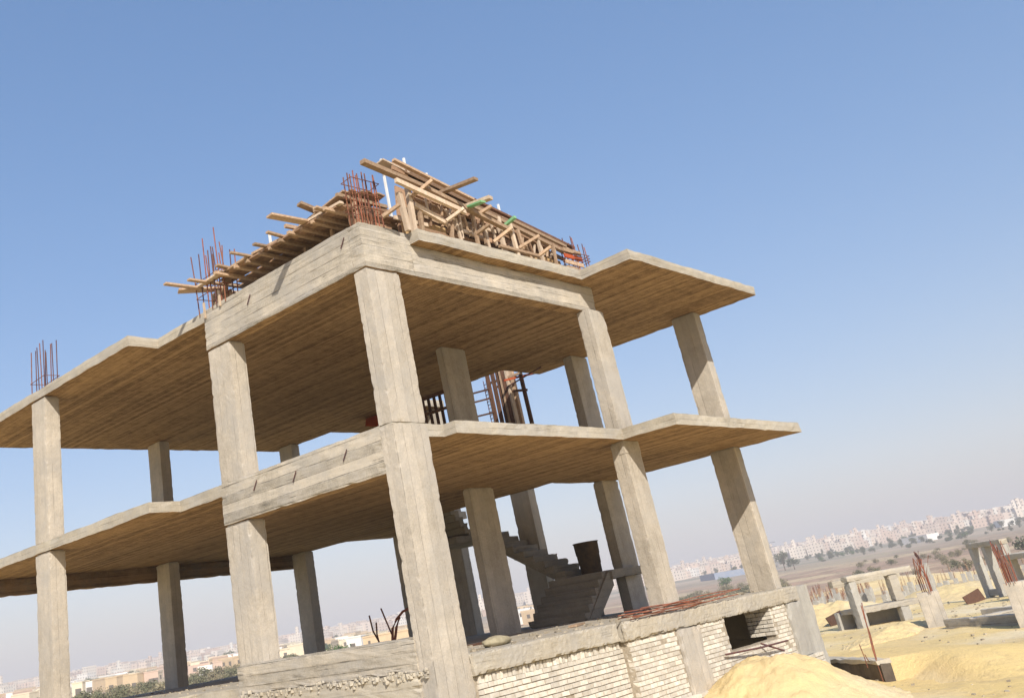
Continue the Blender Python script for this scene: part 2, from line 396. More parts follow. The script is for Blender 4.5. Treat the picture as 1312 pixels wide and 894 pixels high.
S2out = [(e, e), (1.122, e), (1.122, OV), (5.826, OV), (5.826, -1.321), (EX, -1.321), (EX, 4.88), (9.7, 4.88), (9.7, 8.2), (11.14, 8.2), (11.14, 11.2), (9.37, 11.25), (9.37, BK), (BXL, BK), (BXL, LY2), (e, LY2)]
G0out = [(e, e), (4.45, e), (4.45, YB+.03), (11.3, YB+.03), (11.3, 11.2), (9.37, 11.25), (9.37, BK), (BXL, BK), (BXL, LY1), (e, LY1)]
for nme, o_, a, b in (('roof_slab', S2out, S2B, S2), ('floor_slab', S1out, S1B, S1)):
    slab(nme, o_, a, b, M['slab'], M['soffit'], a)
slab('ground_slab', G0out, -.30, 0, M['plain'], M['plain'], 9.1)

def beam(x0, x1, y0, y1, z0, z1, name='beam', mat='beam', seed=0, amp=.014):
    c = [.15, .15, .032]; 
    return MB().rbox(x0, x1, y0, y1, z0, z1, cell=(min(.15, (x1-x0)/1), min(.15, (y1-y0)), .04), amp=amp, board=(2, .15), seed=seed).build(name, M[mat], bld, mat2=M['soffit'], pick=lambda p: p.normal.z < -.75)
beam(-.004, .28, .264, 4.22, B2, S2+.01, seed=1)
beam(-.006, 1.122, -.008, .26, B2, S2+.008, seed=2.5)
beam(1.124, 6.479, -.004, .26, B2, S2B-.003, seed=2)
beam(.0, .28, .272, 4.22, B1, S1+.01, seed=3)
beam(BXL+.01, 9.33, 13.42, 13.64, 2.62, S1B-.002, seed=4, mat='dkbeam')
beam(-.02, .26, .27, 4.24, -.10, HB, seed=5, amp=.02)
beam(-.06, .22, .27, 4.3, -.80, -.104, seed=6, amp=.03, mat='plain')
MB().rbox(.715, 4.42, -.07, .006, -.285, -.005, cell=(.05, .04, .035), amp=.022, seed=8).build('plinth_beam', M['plain'], bld)
MB().rbox(4.42, 11.34, YB-.03, YB+.04, -.30, -.008, cell=(.05, .04, .035), amp=.026, seed=9).build('plinth_beam', M['plain'], bld)

def column(x0, x1, y0, y1, z0, z1, seed, mat='column'):
    mb = MB().rbox(x0, x1, y0, y1, z0, z1-.028, cell=(.05, .05, .055), amp=.0075, seed=seed)
    mb.rbox(x0+.022, x1-.022, y0+.022, y1-.022, z1-.05, z1, cell=(.1, .1, .05), amp=.004, seed=seed)
    return mb.build('column', M[mat], bld)
# (x, depth x, y, depth y)
COLS = [(0, .722, 0, .278), (0, .377, 3.561, .66), (BXL, .365, 9.175, .627), (5.908, .571, -.151, .309), (10.772, .32, -.021, .606), (10.60, .735, 3.34, .29),
        (6.201, .834, 3.863, .226), (4.342, .341, 12.643, .614), (8.985, .35, 12.656, .613), (10.77, .33, 5.67, .61), (10.77, .33, 8.25, .6), (10.77, .33, 10.25, .52)]
cols_up = []
for i, (x, dx, y, dy) in enumerate(COLS):
    g = .012 if i else -.004
    lo = column(x+g, x+dx-g, y+g, y+dy-g, -.02 if i else -1.1, (S1+.4 if i == 9 else (B1 if i == 1 else S1B)-.004) if i else S1+.002, 20+i)
    if i == 9: continue                                   # upper one is still in its formwork
    zt = B2-.004 if i in (0, 1, 3) else S2B-.004
    cols_up.append(column(x+g+.004, x+dx-g-.004, y+g+.004, y+dy-g-.004, S1+.004, zt, 40+i))
upper = {0: cols_up[0], 1: cols_up[1], 2: cols_up[2], 3: cols_up[3]}
# column heads passing the slabs at the edge (cast lumps)
MB().rbox(5.908, 6.47, -.15, -.002, B1+.25, S1B-.004, cell=(.08, .08, .08), amp=.01, seed=61).build('column_head', M['column'], bld)

def starter_bars(col_, pts, z0, hs, mats, lean=.03, ties=()):
    for k, ((x, y), h) in enumerate(zip(pts, hs)):
        dx, dy = RR.uniform(-lean, lean), RR.uniform(-lean, lean)
        MB().tube([(x, y, z0-.05), (x+dx*.4, y+dy*.4, z0+h*.5), (x+dx, y+dy, z0+h)], .011, 6).build('starter_bar', M[mats[k % len(mats)]], col_)
    for z in ties:
        xs = [p[0] for p in pts]; ys = [p[1] for p in pts]; a, b, c, d = min(xs)-.02, max(xs)+.02, min(ys)-.02, max(ys)+.02
        MB().tube([(a, c, z), (b, c, z+.02), (b, d, z), (a, d, z-.02), (a, c, z)], .008, 5).build('stirrup', M['rebar'], col_)
def grid(x0, x1, nx, y0, y1, ny):
    return [(x0+(x1-x0)*i/(nx-1)+RR.uniform(-.02, .02), y0+(y1-y0)*j/(ny-1)+RR.uniform(-.01, .01)) for i in range(nx) for j in range(ny)]
g0 = grid(.04, .64, 6, .05, .23, 2)
starter_bars(upper[0], g0, S2, [RR.uniform(.85, 1.12) for _ in g0], ['rebar', 'rebar', 'rebar_red'], .05, (S2+.55, S2+.3, S2+.8))
g1 = grid(-.0, .30, 2, 3.5, 4.3, 7)
starter_bars(upper[1], g1, S2, [RR.uniform(1.0, 1.5) for _ in g1], ['rebar', 'rebar_red', 'rebar_dark'], .06, (S2+.3, S2+.6))
g2 = grid(BXL+.05, BXL+.33, 2, 9.2, 9.78, 5)
starter_bars(upper[2], g2, S2, [RR.uniform(.95, 1.1) for _ in g2], ['rebar_dark', 'rebar', 'rebar_dark'], .03, (S2+.25,))
g3 = grid(5.95, 6.46, 5, -.12, .12, 2)
starter_bars(upper[3], g3, S2, [RR.uniform(.6, .9) for _ in g3], ['rebar_dark', 'rebar', 'rebar_red'], .05, (S2+.3, S2+.42, S2+.36))

# --- plinth: brickwork, pillars, basement opening
def bricks(x0, x1, z0, z1, y, hole=None, flip=False, other=0, dx=0):
    mb = MB(); h, L, g = .060, .20, .014; z = z1-h; row = 0
    while z > z0:
        x = x0 - (L/2 if row % 2 else 0)
        while x < x1:
            a, b = max(x, x0), min(x+L, x1)
            if b-a > .05 and not (hole and b > hole[0]+RR.uniform(-.06, .06) and a < hole[1] and z+h > hole[2] and z < hole[3]) and RR.random() > .012:
                j = RR.uniform(-.004, .004)
                if other: mb.box(y-.0+j, y+.1, a, b, z, z+h, .003)
                else: mb.box(a, b, y+j, y+.1, z, z+h, .003)
            x += L+g
        z -= h+g; row += 1
    return mb
hx = lambda u, v: on(u, v, 1, YB).x
PX0, PX1 = hx(866, 806), hx(893, 800)
HOLE = (hx(929, 793), hx(986, 779), on(940, 834, 1, YB).z, -.29)
CX0 = 10.62
ZG = -2.2
for x0, x1, zt, yy in ((.80, 4.5, -.40, 0.0), (4.5, PX0-.01, -.33, YB+.01), (PX1+.01, CX0-.02, -.31, YB+.01)):
    hole = HOLE if x0 > 5 else None
    bricks(x0, x1, ZG, zt, yy, hole).build('brick_wall', M['brick'], bld)
mb = MB(); x = .82                                          # upright course under the plinth beam
while x < 4.4:
    w = RR.uniform(.055, .075); mb.box(x, x+w, RR.uniform(-.012, .01), .09, -.395, -.30, .005); x += w+RR.uniform(.008, .03)
mb.build('soldier_course', M['brick'], bld)
mbk = MB()
for a, b, c, d, yy in ((.4, 4.5, ZG, -.302, 0), (4.5, PX0+.1, ZG, -.302, YB), (PX1-.1, HOLE[0]-.03, ZG, -.302, YB), (HOLE[1]+.02, CX0+.1, ZG, -.302, YB), (HOLE[0]-.03, HOLE[1]+.02, ZG, HOLE[2], YB)):
    mbk.rbox(a, b, yy+.018, yy+.24, c, d, cell=(.15, .1, .1), amp=.006, seed=a)
mbk.build('mortar_backing', M['mortar'], bld)
MB().rbox(PX0, PX1, YB-.05, .3, -1.37, -.305, cell=(.1, .1, .12), amp=.02, seed=71).build('plinth_pillar', M['column'], bld)
MB().rbox(CX0, 11.36, YB-.035, .5, -1.33, -.305, cell=(.1, .1, .12), amp=.02, seed=72).build('plinth_pillar', M['grey'], bld)
MB().rbox(.015, .79, -.012, .3, -2.0, -1.104, cell=(.1, .1, .12), amp=.02, seed=73).build('plinth_pillar', M['plain'], bld)
bricks(5.3, 11.5, ZG, -1.34, YB-.11).build('footing_course', M['brick'], bld)
MB().rbox(5.25, 11.52, YB-.09, YB+.03, ZG, -1.35, cell=(.2, .1, .1), amp=.006, seed=74).build('footing', M['mortar'], bld)
# concrete walls on the other sides of the basement
MB().rbox(-.02, .2, .3, 13.4, ZG, -.305, cell=(.3, .3, .2), amp=.02, seed=75).build('basement_wall', M['plain'], bld)
MB().rbox(11.0, 11.25, .52, 11.1, ZG, -.305, cell=(.3, .3, .2), amp=.02, seed=76).build('basement_wall', M['plain'], bld)
MB().rbox(.2, 11.0, 11.0, 11.2, ZG, -.305, cell=(.3, .3, .2), amp=.02, seed=77).build('basement_wall', M['plain'], bld)
# brick reveal of the opening
bricks(YB+.02, .4, HOLE[2], -.31, HOLE[1]-.01, other=1).build('brick_reveal', M['brick'], bld)

# --- stairs
def steps(name, pts_fn, n, w0, w1, seed):
    mb = MB()
    for k in range(n): pts_fn(mb, k)
    return mb
st = MB(); n1 = 6; rise = .158; go = .215
for k in range(n1):
    x = 8.42+k*go; st.rbox(x, x+go+.03, 3.2+.01*k, 4.74, max(0, k*rise-.02-.22), (k+1)*rise, cell=(.08, .12, .06), amp=.016, seed=80+k)
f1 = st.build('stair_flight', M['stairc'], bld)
st = MB()                                                   # sloping waist of the first flight, seen from the side
sx0, sx1 = 8.75, 9.78
vs = []
for y in (3.19, 4.7): vs += [(8.52, y, 0.0), (8.95, y, 0.0), (9.80, y, .62), (9.80, y, .93), (9.70, y, .93)]
st.add(vs, [(0, 1, 2, 3, 4), (9, 8, 7, 6, 5), (0, 5, 6, 1), (1, 6, 7, 2), (2, 7, 8, 3), (3, 8, 9, 4), (4, 9, 5, 0)])
st.build('stair_string', M['stairc'], bld)
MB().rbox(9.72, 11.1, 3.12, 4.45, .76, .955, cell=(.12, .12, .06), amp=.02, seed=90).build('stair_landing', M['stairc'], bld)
MB().rbox(9.9, 10.7, 4.2, 4.4, .0, .76, cell=(.2, .2, .2), amp=.01, seed=90).build('landing_wall', M['stairc'], bld)
st = MB(); n2 = 9; go2 = .27
for k in range(n2):
    y = 4.35+k*go2; z = .955+(k+1)*rise
    st.rbox(9.70+RR.uniform(-.03, .03), 10.74, y, y+go2+.05, z-rise-.02, z, cell=(.12, .07, .05), amp=.018, seed=100+k)
vs = []
for x in (9.74, 10.7): vs += [(x, 4.35, .74), (x, 4.35+n2*go2, .78+n2*rise), (x, 4.35+n2*go2, .95+n2*rise), (x, 4.35, .95)]
st.add(vs, [(0, 1, 2, 3), (7, 6, 5, 4), (0, 4, 5, 1), (1, 5, 6, 2), (2, 6, 7, 3), (3, 7, 4, 0)])
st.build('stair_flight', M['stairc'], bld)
zl = .955+n2*rise
MB().rbox(8.9, 10.74, 6.78, 8.14, zl-.17, zl, cell=(.12, .12, .08), amp=.018, seed=120).build('stair_landing', M['stairc'], bld)
st = MB()
for k in range(5):
    x = 9.6-k*.14; st.rbox(x-.14, x+.03, 6.80, 8.1, zl+k*rise-.1, zl+(k+1)*rise, cell=(.08, .15, .08), amp=.014, seed=130+k)
st.build('stair_flight', M['stairc'], bld)

# short dark slanting bars on the beam faces
for y, z in ((1.1, 2.95), (2.3, 2.9), (3.3, 2.98), (.45, 6.15), (2.9, 6.1)):
    mk = MB(); mk.bar((-.022, y, z-.06), (-.022, y-.11, z+.09), .010, .014); mk.build('beam_mark', M['rebar_dark'], bld)

# ------------------------------------------------------------------ roof formwork
fwk = empty('roof_formwork', (0, 0, S2), 'raw timber formwork deck with projecting planks on the roof slab of the concrete frame', 'formwork')
def W(u, v, ax, val): return on(u, v, ax, val)
def plank(p, q, w=.10, t=.03, mat='wood', name='plank', label=None, upv=(0, 0, 1)):
    o = MB().bar(p, q, w, t, upv).build(name, M[mat], fwk)
    if label: o['label'] = label
    return o
ZD = 6.82
x = -.04
while x < 5.8:                                               # deck boards, running along y in two lengths
    w = RR.uniform(.10, .19); ym = RR.uniform(1.6, 2.6); z = ZD+RR.uniform(-.01, .01)
    plank((x+w/2+RR.uniform(-.02, .02), .42+RR.uniform(-.15, .1), z), (x+w/2, ym, z+RR.uniform(-.02, .02)), w, .026, 'deckwood', 'deck_board', upv=(0, 0, 1))
    plank((x+w/2, ym+.01, z), (x+w/2+RR.uniform(-.03, .03), 3.55+RR.uniform(-.2, .35), z+RR.uniform(-.03, .03)), w, .026, 'deckwood', 'deck_board'); x += w+RR.uniform(.004, .025)
y = .5
while y < 3.6:                                               # bearers below the deck; many poke out past the left edge
    poke = RR.choice([0, .03, .06, .1, .16, .24]); plank((-.04-poke, y, ZD-.045+RR.uniform(-.01, .02)), (5.7, y+RR.uniform(-.05, .05), ZD-.05), RR.uniform(.05, .08), .055, 'wood', 'bearer')
    y += RR.uniform(.2, .42)
for x in (1.2, 2.4, 3.6, 4.8):
    for y_ in (.9, 2.0, 3.2): plank((x, y_, S2), (x, y_, ZD-.085), .07, .07, 'wood', 'post')
# left side: sticks across the edge and the outlying boards near the left corner
for p, q, w in (((-.72, 4.3), (.9, 4.2), .10), ((-.45, 3.95), (.9, 3.9), .09), ((-.3, 4.5), (.5, 4.1), .2), ((-.75, 1.2), (.7, 1.1), .16), ((-.30, 2.2), (.5, 2.2), .08), ((-.42, 2.7), (.5, 2.65), .06), ((-.28, 3.3), (.4, 3.3), .09), ((-.36, 1.75), (.4, 1.8), .07), ((-.25, .65), (.5, .7), .09)):
    plank((p[0], p[1], ZD+.05+RR.uniform(-.03, .05)), (q[0], q[1], ZD+.04), w, .035, 'wood')
plank(W(383, 261, 1, 1.25), W(440, 285, 1, 1.15), .13, .05, 'wood', label='thick plank end jutting out over the left edge of the deck')
for p, q in (((.02, .3), (.02, 1.3)), ((.06, 1.5), (.0, 2.6)), ((-.05, 2.7), (.03, 4.1)), ((.3, .5), (.3, 2.5)), ((-.1, 3.4), (-.02, 4.3)), ((.15, 2.2), (.12, 3.2))):
    plank((p[0], p[1], ZD+.03), (q[0], q[1], ZD+.06), .09, .04, 'palewood' if RR.random() < .4 else 'wood', 'edge_rail')
for k in range(8):                                           # small raised deck behind the corner column's bars
    x = .30+k*.13; plank((x, .38+RR.uniform(-.1, .1), 7.18+.02*k), (x+.02, 2.3+RR.uniform(-.3, .3), 7.0+.01*k), .12, .026, 'deckwood' if k % 3 else 'wood', 'deck_board')
for y_ in (.5, 1.1, 1.8): plank((.18-RR.uniform(0, .12), y_, 7.10), (1.3, y_, 7.12), .06, .06, 'wood', 'bearer'); plank((.5, y_, S2), (.52, y_, 7.06), .06, .06, 'wood', 'post')
for k in range(4): plank((.3, .42+.05*k, 6.5+.15*k), (1.25, .44, 6.52+.15*k), .03, .13, 'deckwood', 'side_board')
# front side form: panels, posts, rails, top chords (y just behind the slab edge)
for x0, x1, z0, z1, mt in ((1.22, 2.35, 6.40, 6.78, 'ply'), (4.9, 5.85, 6.40, 6.72, 'ply'), (2.55, 3.3, 6.42, 6.7, 'deckwood'), (3.35, 4.9, 6.41, 6.68, 'deckwood')):
    MB().box(x0, x1, .16, .185, z0, z1, .004).build('side_panel', M[mt], fwk)
FY = -.12
plank(W(464, 207, 1, FY-.05), W(549, 243, 1, FY-.05), .11, .07, 'wood')
plank(W(549, 243, 1, FY-.05), W(655, 296, 1, FY), .09, .07, 'wood', 'rail')
plank(W(507, 231, 1, FY-.1), W(596, 272, 1, FY-.1), .06, .08, 'palewood', 'rail')
plank(W(504, 205, 1, FY+.2), W(606, 256, 1, FY+.2), .07, .045, 'wood', 'top_chord')
plank(W(606, 256, 1, FY+.2), W(735, 318, 1, FY+.1), .07, .045, 'darkwood', 'top_chord')
plank(W(486, 207, 1, .35), W(520, 224, 1, .3), .2, .03, 'palewood')
plank(W(600, 262, 1, FY+.15), W(722, 322, 1, FY+.1), .06, .06, 'wood', 'rail')
plank(W(655, 282, 1, FY+.1), W(725, 316, 1, FY+.1), .05, .06, 'wood', 'rail')
plank(W(530, 262, 1, FY+.1), W(572, 286, 1, FY+.1), .06, .09, 'palewood', 'rail')
plank(W(640, 315, 1, FY), W(690, 328, 1, FY), .06, .05, 'wood', 'rail')
plank(W(530, 247, 1, FY+.25), W(640, 292, 1, FY+.25), .06, .10, 'deckwood', 'rail')
plank(W(528, 236, 1, FY+.3), W(700, 315, 1, FY+.3), .06, .12, 'deckwood', 'rail')
POSTS = ((511, 247, 523, 294, .09, 'palewood'), (522, 240, 531, 296, .09, 'palewood'), (537, 268, 541, 296, .07, 'wood'), (581, 262, 577, 300, .05, 'wood'), (583, 280, 591, 305, .05, 'palewood'), (574, 285, 580, 302, .06, 'wood'), (604, 270, 612, 310, .06, 'wood'), (620, 290, 626, 314, .06, 'palewood'), (638, 278, 645, 316, .075, 'palewood'), (653, 287, 659, 305, .07, 'palewood'), (663, 294, 670, 314, .06, 'wood'), (688, 303, 694, 326, .06, 'palewood'), (708, 312, 711, 330, .05, 'wood'), (617, 281, 620, 300, .05, 'wood'), (641, 300, 650, 318, .05, 'wood'), (672, 312, 680, 326, .06, 'wood'))
for i, (a, b, c, d, w, mt) in enumerate(POSTS):
    f = FY+.02+.05*(i % 3); q = W(c, d, 1, f); q.z = S2-.002; plank(W(a, b, 1, f), q, w, w*.8, mt, 'post', upv=(0, 1, 0))
for a, b, c, d, mt in ((490, 278, 512, 262, 'wood'), (528, 252, 553, 231, 'wood'), (572, 283, 594, 267, 'palewood'), (632, 310, 655, 292, 'wood'), (664, 318, 690, 302, 'wood'), (690, 328, 706, 316, 'wood'), (648, 288, 660, 278, 'green'), (612, 275, 630, 264, 'wood'), (610, 300, 626, 288, 'wood')):
    plank(W(a, b, 1, FY+.02), W(c, d, 1, FY-.22), .07, .05, mt, 'brace')
plank(W(560, 249, 1, .1), W(610, 229, 1, -.75), .12, .05, 'wood', label='brown plank jutting forward over the roof edge, left of the green one')
plank(W(592, 267, 1, .0), W(629, 253, 1, -.6), .13, .06, 'palewood', label='pale plank with a green painted side jutting over the roof edge')
plank(W(592, 268.5, 1, -.02), W(619, 258, 1, -.55), .12, .03, 'green', 'green_board')
for u, v0, v1, yy in ((345, 298, 322, 2.2), (424, 256, 275, .9), (488, 204, 232, .45), (517, 203, 226, .3), (546, 222, 236, .5), (638, 262, 276, .4), (405, 277, 288, 1.2), (651, 275, 284, .6), (261, 388, 402, -1), (280, 372, 388, -1)):
    if yy < 0: p = W(u, v0, 0, -.03); q = Vector((p.x, p.y, p.z-.3))
    else:
        p = W(u, v0, 1, yy); q = Vector((p.x, p.y, min(ZD, p.z-.1)))
    plank(p, q, .035, .035, 'pipe' if yy >= 0 else 'palewood', 'stake', upv=(0, 1, 0))
def lerp(a, b, t): return a+(b-a)*t
for k in range(9):                                           # boards closing the gap up to the top chord
    t = (k+.5)/9; yy = FY+.34+.03*(k % 3)
    a = (lerp(527, 503, t)+RR.uniform(-8, 14), lerp(246, 208, t)); b = (lerp(735, 738, t)+RR.uniform(-25, 0), lerp(334, 321, t))
    k1 = RR.uniform(.3, .6); c = (lerp(a[0], b[0], k1), lerp(a[1], b[1], k1))
    plank(W(a[0], a[1], 1, yy), W(c[0], c[1], 1, yy), .03, .085, RR.choice(['wood', 'deckwood', 'deckwood', 'wood']), 'side_board')
    plank(W(c[0]+1, c[1]+.6, 1, yy), W(b[0], b[1], 1, yy), .03, .075, RR.choice(['wood', 'deckwood', 'deckwood', 'wood']), 'side_board')
mb = MB(); vs = []
for y_ in (.34, .37): vs += [(1.3, y_, S2+.01), (6.0, y_, S2+.01), (6.0, y_, 6.95), (3.4, y_, 7.27), (1.45, y_, 7.5)]
mb.add(vs, [(0, 1, 2, 3, 4), (9, 8, 7, 6, 5), (0, 5, 6, 1), (1, 6, 7, 2), (2, 7, 8, 3), (3, 8, 9, 4), (4, 9, 5, 0)]).build('back_panel', M['deckwood'], fwk)
for k in range(6):                                           # boards low behind the posts
    yy = FY+.36+.02*(k % 2); v0 = 252+k*6.5
    plank(W(529+RR.uniform(-4, 6), v0, 1, yy), W(600+RR.uniform(-8, 8), v0+29, 1, yy), .03, .085, RR.choice(['wood', 'deckwood', 'ply']), 'side_board')
    plank(W(602, v0+30, 1, yy), W(690+RR.uniform(-8, 8), min(330, v0+66), 1, yy), .03, .085, RR.choice(['wood', 'deckwood', 'deckwood']), 'side_board')
for k in range(26):                                          # thin battens and struts nailed between the rails
    t = k/25; u_ = 545+t*175+RR.uniform(-3, 3); vb = 294+(u_-530)*.205; vt = 243+(u_-530)*.40+RR.uniform(0, 10)
    if vb-vt < 9: continue
    plank(W(u_, vt, 1, FY+.12+.04*(k % 3)), W(u_+RR.uniform(-5, 9), min(vb, vt+RR.uniform(10, 34)), 1, FY+.12+.04*(k % 3)), .035, .03, RR.choice(['wood', 'palewood', 'palewood', 'deckwood']), 'batten', upv=(0, 1, 0))
# deck towards the right end carries more boards on edge
for k in range(14):
    x = RR.uniform(1.0, 5.4); z = RR.uniform(6.5, 6.95); L = RR.uniform(.3, .9)
    plank((x, RR.uniform(.02, .14), z), (x+L, RR.uniform(.02, .14), z-.02), .03, RR.uniform(.05, .1), RR.choice(['wood', 'deckwood', 'palewood']), 'offcut')
# clutter of forms around the corner columns
for k in range(5):
    z = 6.42+k*.09; plank((.38, 3.5+.1*k, z), (.40, 4.4, z+.03), .03, .08, 'wood', 'column_form')
for k in range(4):
    z = 6.45+k*.13; plank((5.62, -.1, z), (6.2, -.12, z-.02), .03, .08, 'orange' if k == 2 else 'wood', 'column_form')

# ------------------------------------------------------------------ formwork and cages on the first floor by the stairwell
sf = empty('column_formwork', (10.93, 5.95, S1B), 'dark timber column formwork with props and a rebar cage beside the stairwell, upper storey', 'formwork')
def pl(p, q, w, t, mat, name='board', upv=(0, 1, 0)): return MB().bar(p, q, w, t, upv).build(name, M[mat], sf)
for y_, mt in ((5.62, 'darkwood'), (5.72, 'wood'), (5.80, 'darkwood'), (5.97, 'darkwood'), (6.15, 'darkwood')):
    pl((10.72, y_, S1+.33), (10.72, y_, 6.55), .05, .11, mt)
pl((10.76, 5.50, S1+.33), (10.76, 5.52, 6.45), .14, .05, 'palewood'); pl((11.1, 5.6, S1+.33), (11.1, 5.6, 6.5), .1, .1, 'wood')
pl((10.76, 5.05, S1+.33), (10.8, 5.12, 6.6), .07, .09, 'darkwood', 'prop'); pl((10.78, 5.0, 5.75), (10.80, 5.9, 5.95), .05, .06, 'darkwood', 'brace')
pl((10.6, 4.3, 6.15), (10.7, 5.6, 5.98), .03, .03, 'rebar_dark', 'brace'); pl((10.7, 5.0, 6.22), (10.8, 6.2, 6.28), .06, .05, 'wood', 'cross_board')
pl((10.4, 5.4, 6.1), (11.6, 4.9, 6.3), .05, .05, 'orange', 'cross_board'); pl((10.9, 4.9, 6.35), (10.9, 6.1, 6.12), .05, .05, 'wood', 'cross_board')
for z in (5.45, 5.85, 6.1): pl((10.70, 6.15, z), (10.75, 7.3, z+.1), .04, .05, 'darkwood', 'cross_board')
cg = MB()
for y_ in (6.28, 6.38): 
    for x_ in (10.8, 10.95): cg.tube([(x_, y_, S1+.3), (x_, y_, 6.4)], .012, 5)
for k in range(30):
    z = 3.55+k*.095; cg.tube([(10.79, 6.27, z), (10.96, 6.27, z+.03), (10.96, 6.39, z), (10.79, 6.39, z-.03), (10.79, 6.27, z)], .006, 4)
cg.build('rebar_cage', M['rebar_dark'], sf)
pr = empty('stair_shuttering', (9.6, 7.3, S1), 'row of dark timber props with rails standing behind the corner column, upper storey', 'shuttering')
for k in range(7):
    y_ = 6.3+k*.22; MB().bar((9.0+k*.02, y_, S1), (9.0+k*.02, y_+.02, 6.0-.06*k*0), .07, .05).build('prop', M['darkwood'], pr)
MB().bar((8.98, 6.1, 5.98), (9.05, 7.9, 6.03), .05, .10).build('rail', M['darkwood'], pr)
MB().bar((8.96, 6.1, 5.55), (9.03, 7.9, 5.6), .05, .07).build('rail', M['darkwood'], pr)
ob = MB().add([W(468, 546, 0, 9.2), W(486, 546, 0, 9.2), W(486, 528, 0, 9.5), W(469, 533, 0, 9.5)], []).v
q = [Vector(v) for v in ob]
mb = MB(); mb.add(q+[v+Vector((.04, 0, .02)) for v in q], [(0, 1, 2, 3), (7, 6, 5, 4), (0, 4, 5, 1), (1, 5, 6, 2), (2, 6, 7, 3), (3, 7, 4, 0)])
tag(recentre(mb.build('shuttering_board', M['orange'])), 'red orange shuttering board leaning under the roof slab, half hidden by the corner column', 'board')
q = [W(452, 522, 0, 9.6), W(462, 536, 0, 9.6), W(490, 533, 0, 9.9), W(490, 508, 0, 9.9)]
mb = MB(); mb.add(q+[v+Vector((.05, 0, .02)) for v in q], [(0, 1, 2, 3), (7, 6, 5, 4), (0, 4, 5, 1), (1, 5, 6, 2), (2, 6, 7, 3), (3, 7, 4, 0)])
tag(recentre(mb.build('shuttering_board', M['darkwood'])), 'dark brown shuttering board under the roof slab, above the red orange one', 'board')

# ------------------------------------------------------------------ loose things on the ground slab
d = empty('drum', (10.2, 3.95, .955), 'dark rusty drum, wider at the top, standing on the lower stair landing', 'drum')
mb = MB(); n = 24; prof_d = [(.235, 0), (.245, .02), (.250, .2), (.262, .22), (.266, .42), (.278, .44), (.288, .68), (.30, .70), (.288, .70), (.275, .66), (.22, .05), (.0, .05)]
for r, z in prof_d: mb.v += [(10.2+r*math.cos(t)+z*.0, 3.95+r*math.sin(t), .955+z) for t in [2*math.pi*k/n for k in range(n)]]
for i in range(len(prof_d)-1):
    for k in range(n):
        a = i*n+k; b = i*n+(k+1) % n; mb.f.append((a, b, b+n, a+n))
mb.build('drum_shell', M['drum'], d, True)
mb = MB(); mb.tube([(10.2+.295*math.cos(t), 3.95+.295*math.sin(t), 1.655) for t in [2*math.pi*k/24 for k in range(25)]], .012, 6)
mb.build('rim', M['drum'], d, True)
# cement sack
def blob(cx, cy, cz, rx, ry, rz, mat, name, seed, rot=0, n=14, amp=.15):
    mb = MB()
    for i in range(n+1):
        ph = math.pi*i/n
        for k in range(n*2):
            t = math.pi*k/n; p = Vector((math.sin(ph)*math.cos(t), math.sin(ph)*math.sin(t), math.cos(ph)))
            f = 1+amp*noise.noise(p*2.2+Vector((seed, 0, 0))); x, y, z = p.x*rx*f, p.y*ry*f, p.z*rz*f
            mb.v.append((cx+x*math.cos(rot)-y*math.sin(rot), cy+x*math.sin(rot)+y*math.cos(rot), cz+max(-rz*.75, z)))
    m_ = 2*n
    for i in range(n):
        for k in range(m_):
            a = i*m_+k; b = i*m_+(k+1) % m_; mb.f.append((a, a+m_, b+m_, b))
    return mb.build(name, M[mat], None, True)
tag(recentre(blob(2.05, .55, .06, .34, .14, .08, 'bag', 'cement_sack', 3.3, .1)), 'slumped grey brown sack lying on the slab in front of the interior column', 'sack')
# rebar left lying along the slab edge
rb = empty('rebar_bundle', (6.2, YB, 0), 'bundle of thin red rusty bars lying along the slab edge above the brick wall', 'rebar')
for k in range(9):
    x0, x1 = 4.3+RR.uniform(-.1, .8), 8.3+RR.uniform(-1.6, .7); y0 = YB+.0+RR.uniform(-.06, .04)
    n_ = 9; pts = []
    for i in range(n_):
        t = i/(n_-1); pts.append((x0+(x1-x0)*t, y0+.05*math.sin(t*4+k), .02+.015*k+.02*math.sin(t*6+k*2)-.05*(1-t)*(k % 3 == 0)))
    MB().tube(pts, .008, 5).build('bar', M['rebar_red' if k % 3 else 'rebar'], rb)
# bent bars sprouting behind the kerb beam
def bars(name, label, paths, mat, r=.014, grp=None):
    p0 = Vector(paths[0][0]); e_ = empty(name, p0, label, 'rebar', grp)
    for p in paths: MB().tube(p, r, 6).build('bar', M[mat], e_)
    return e_
def P(u, v, y): return W(u, v, 1, y)
bars('bent_rebar', 'curved red pipe like bars rising above the kerb beam left of the corner column', [[P(503, 822, 5.2), P(503, 805, 5.2), P(508, 793, 5.1), P(516, 783, 5.0), P(524, 779, 4.9)], [P(506, 820, 5.3), P(508, 803, 5.3), P(512, 790, 5.2)]], 'rebar_red', .028)
bars('bent_rebar', 'three thin dark rusty bars standing up behind the kerb beam', [[P(487, 824, 5), P(478, 808, 5), P(473, 788, 5)], [P(486, 824, 5.1), P(483, 812, 5.1), P(482, 797, 5.1)], [P(502, 812, 5), P(496, 798, 5), P(488, 779, 5)]], 'rebar', .016)
for p_, q_, lab in (((7.0, .9, .02), (8.1, .5, .03), 'plank lying flat on the slab between the stair foot and the second front column'), ((2.9, 1.9, .02), (4.3, 2.3, .02), 'plank lying on the slab left of the stair foot'), ((5.0, 1.2, .03), (5.7, 1.5, .03), 'short plank lying on the slab in front of the stair foot')):
    tag(recentre(MB().bar(p_, q_, .16, .035).build('plank', M['darkwood' if p_[0] < 4 else 'wood'])), lab, 'plank')
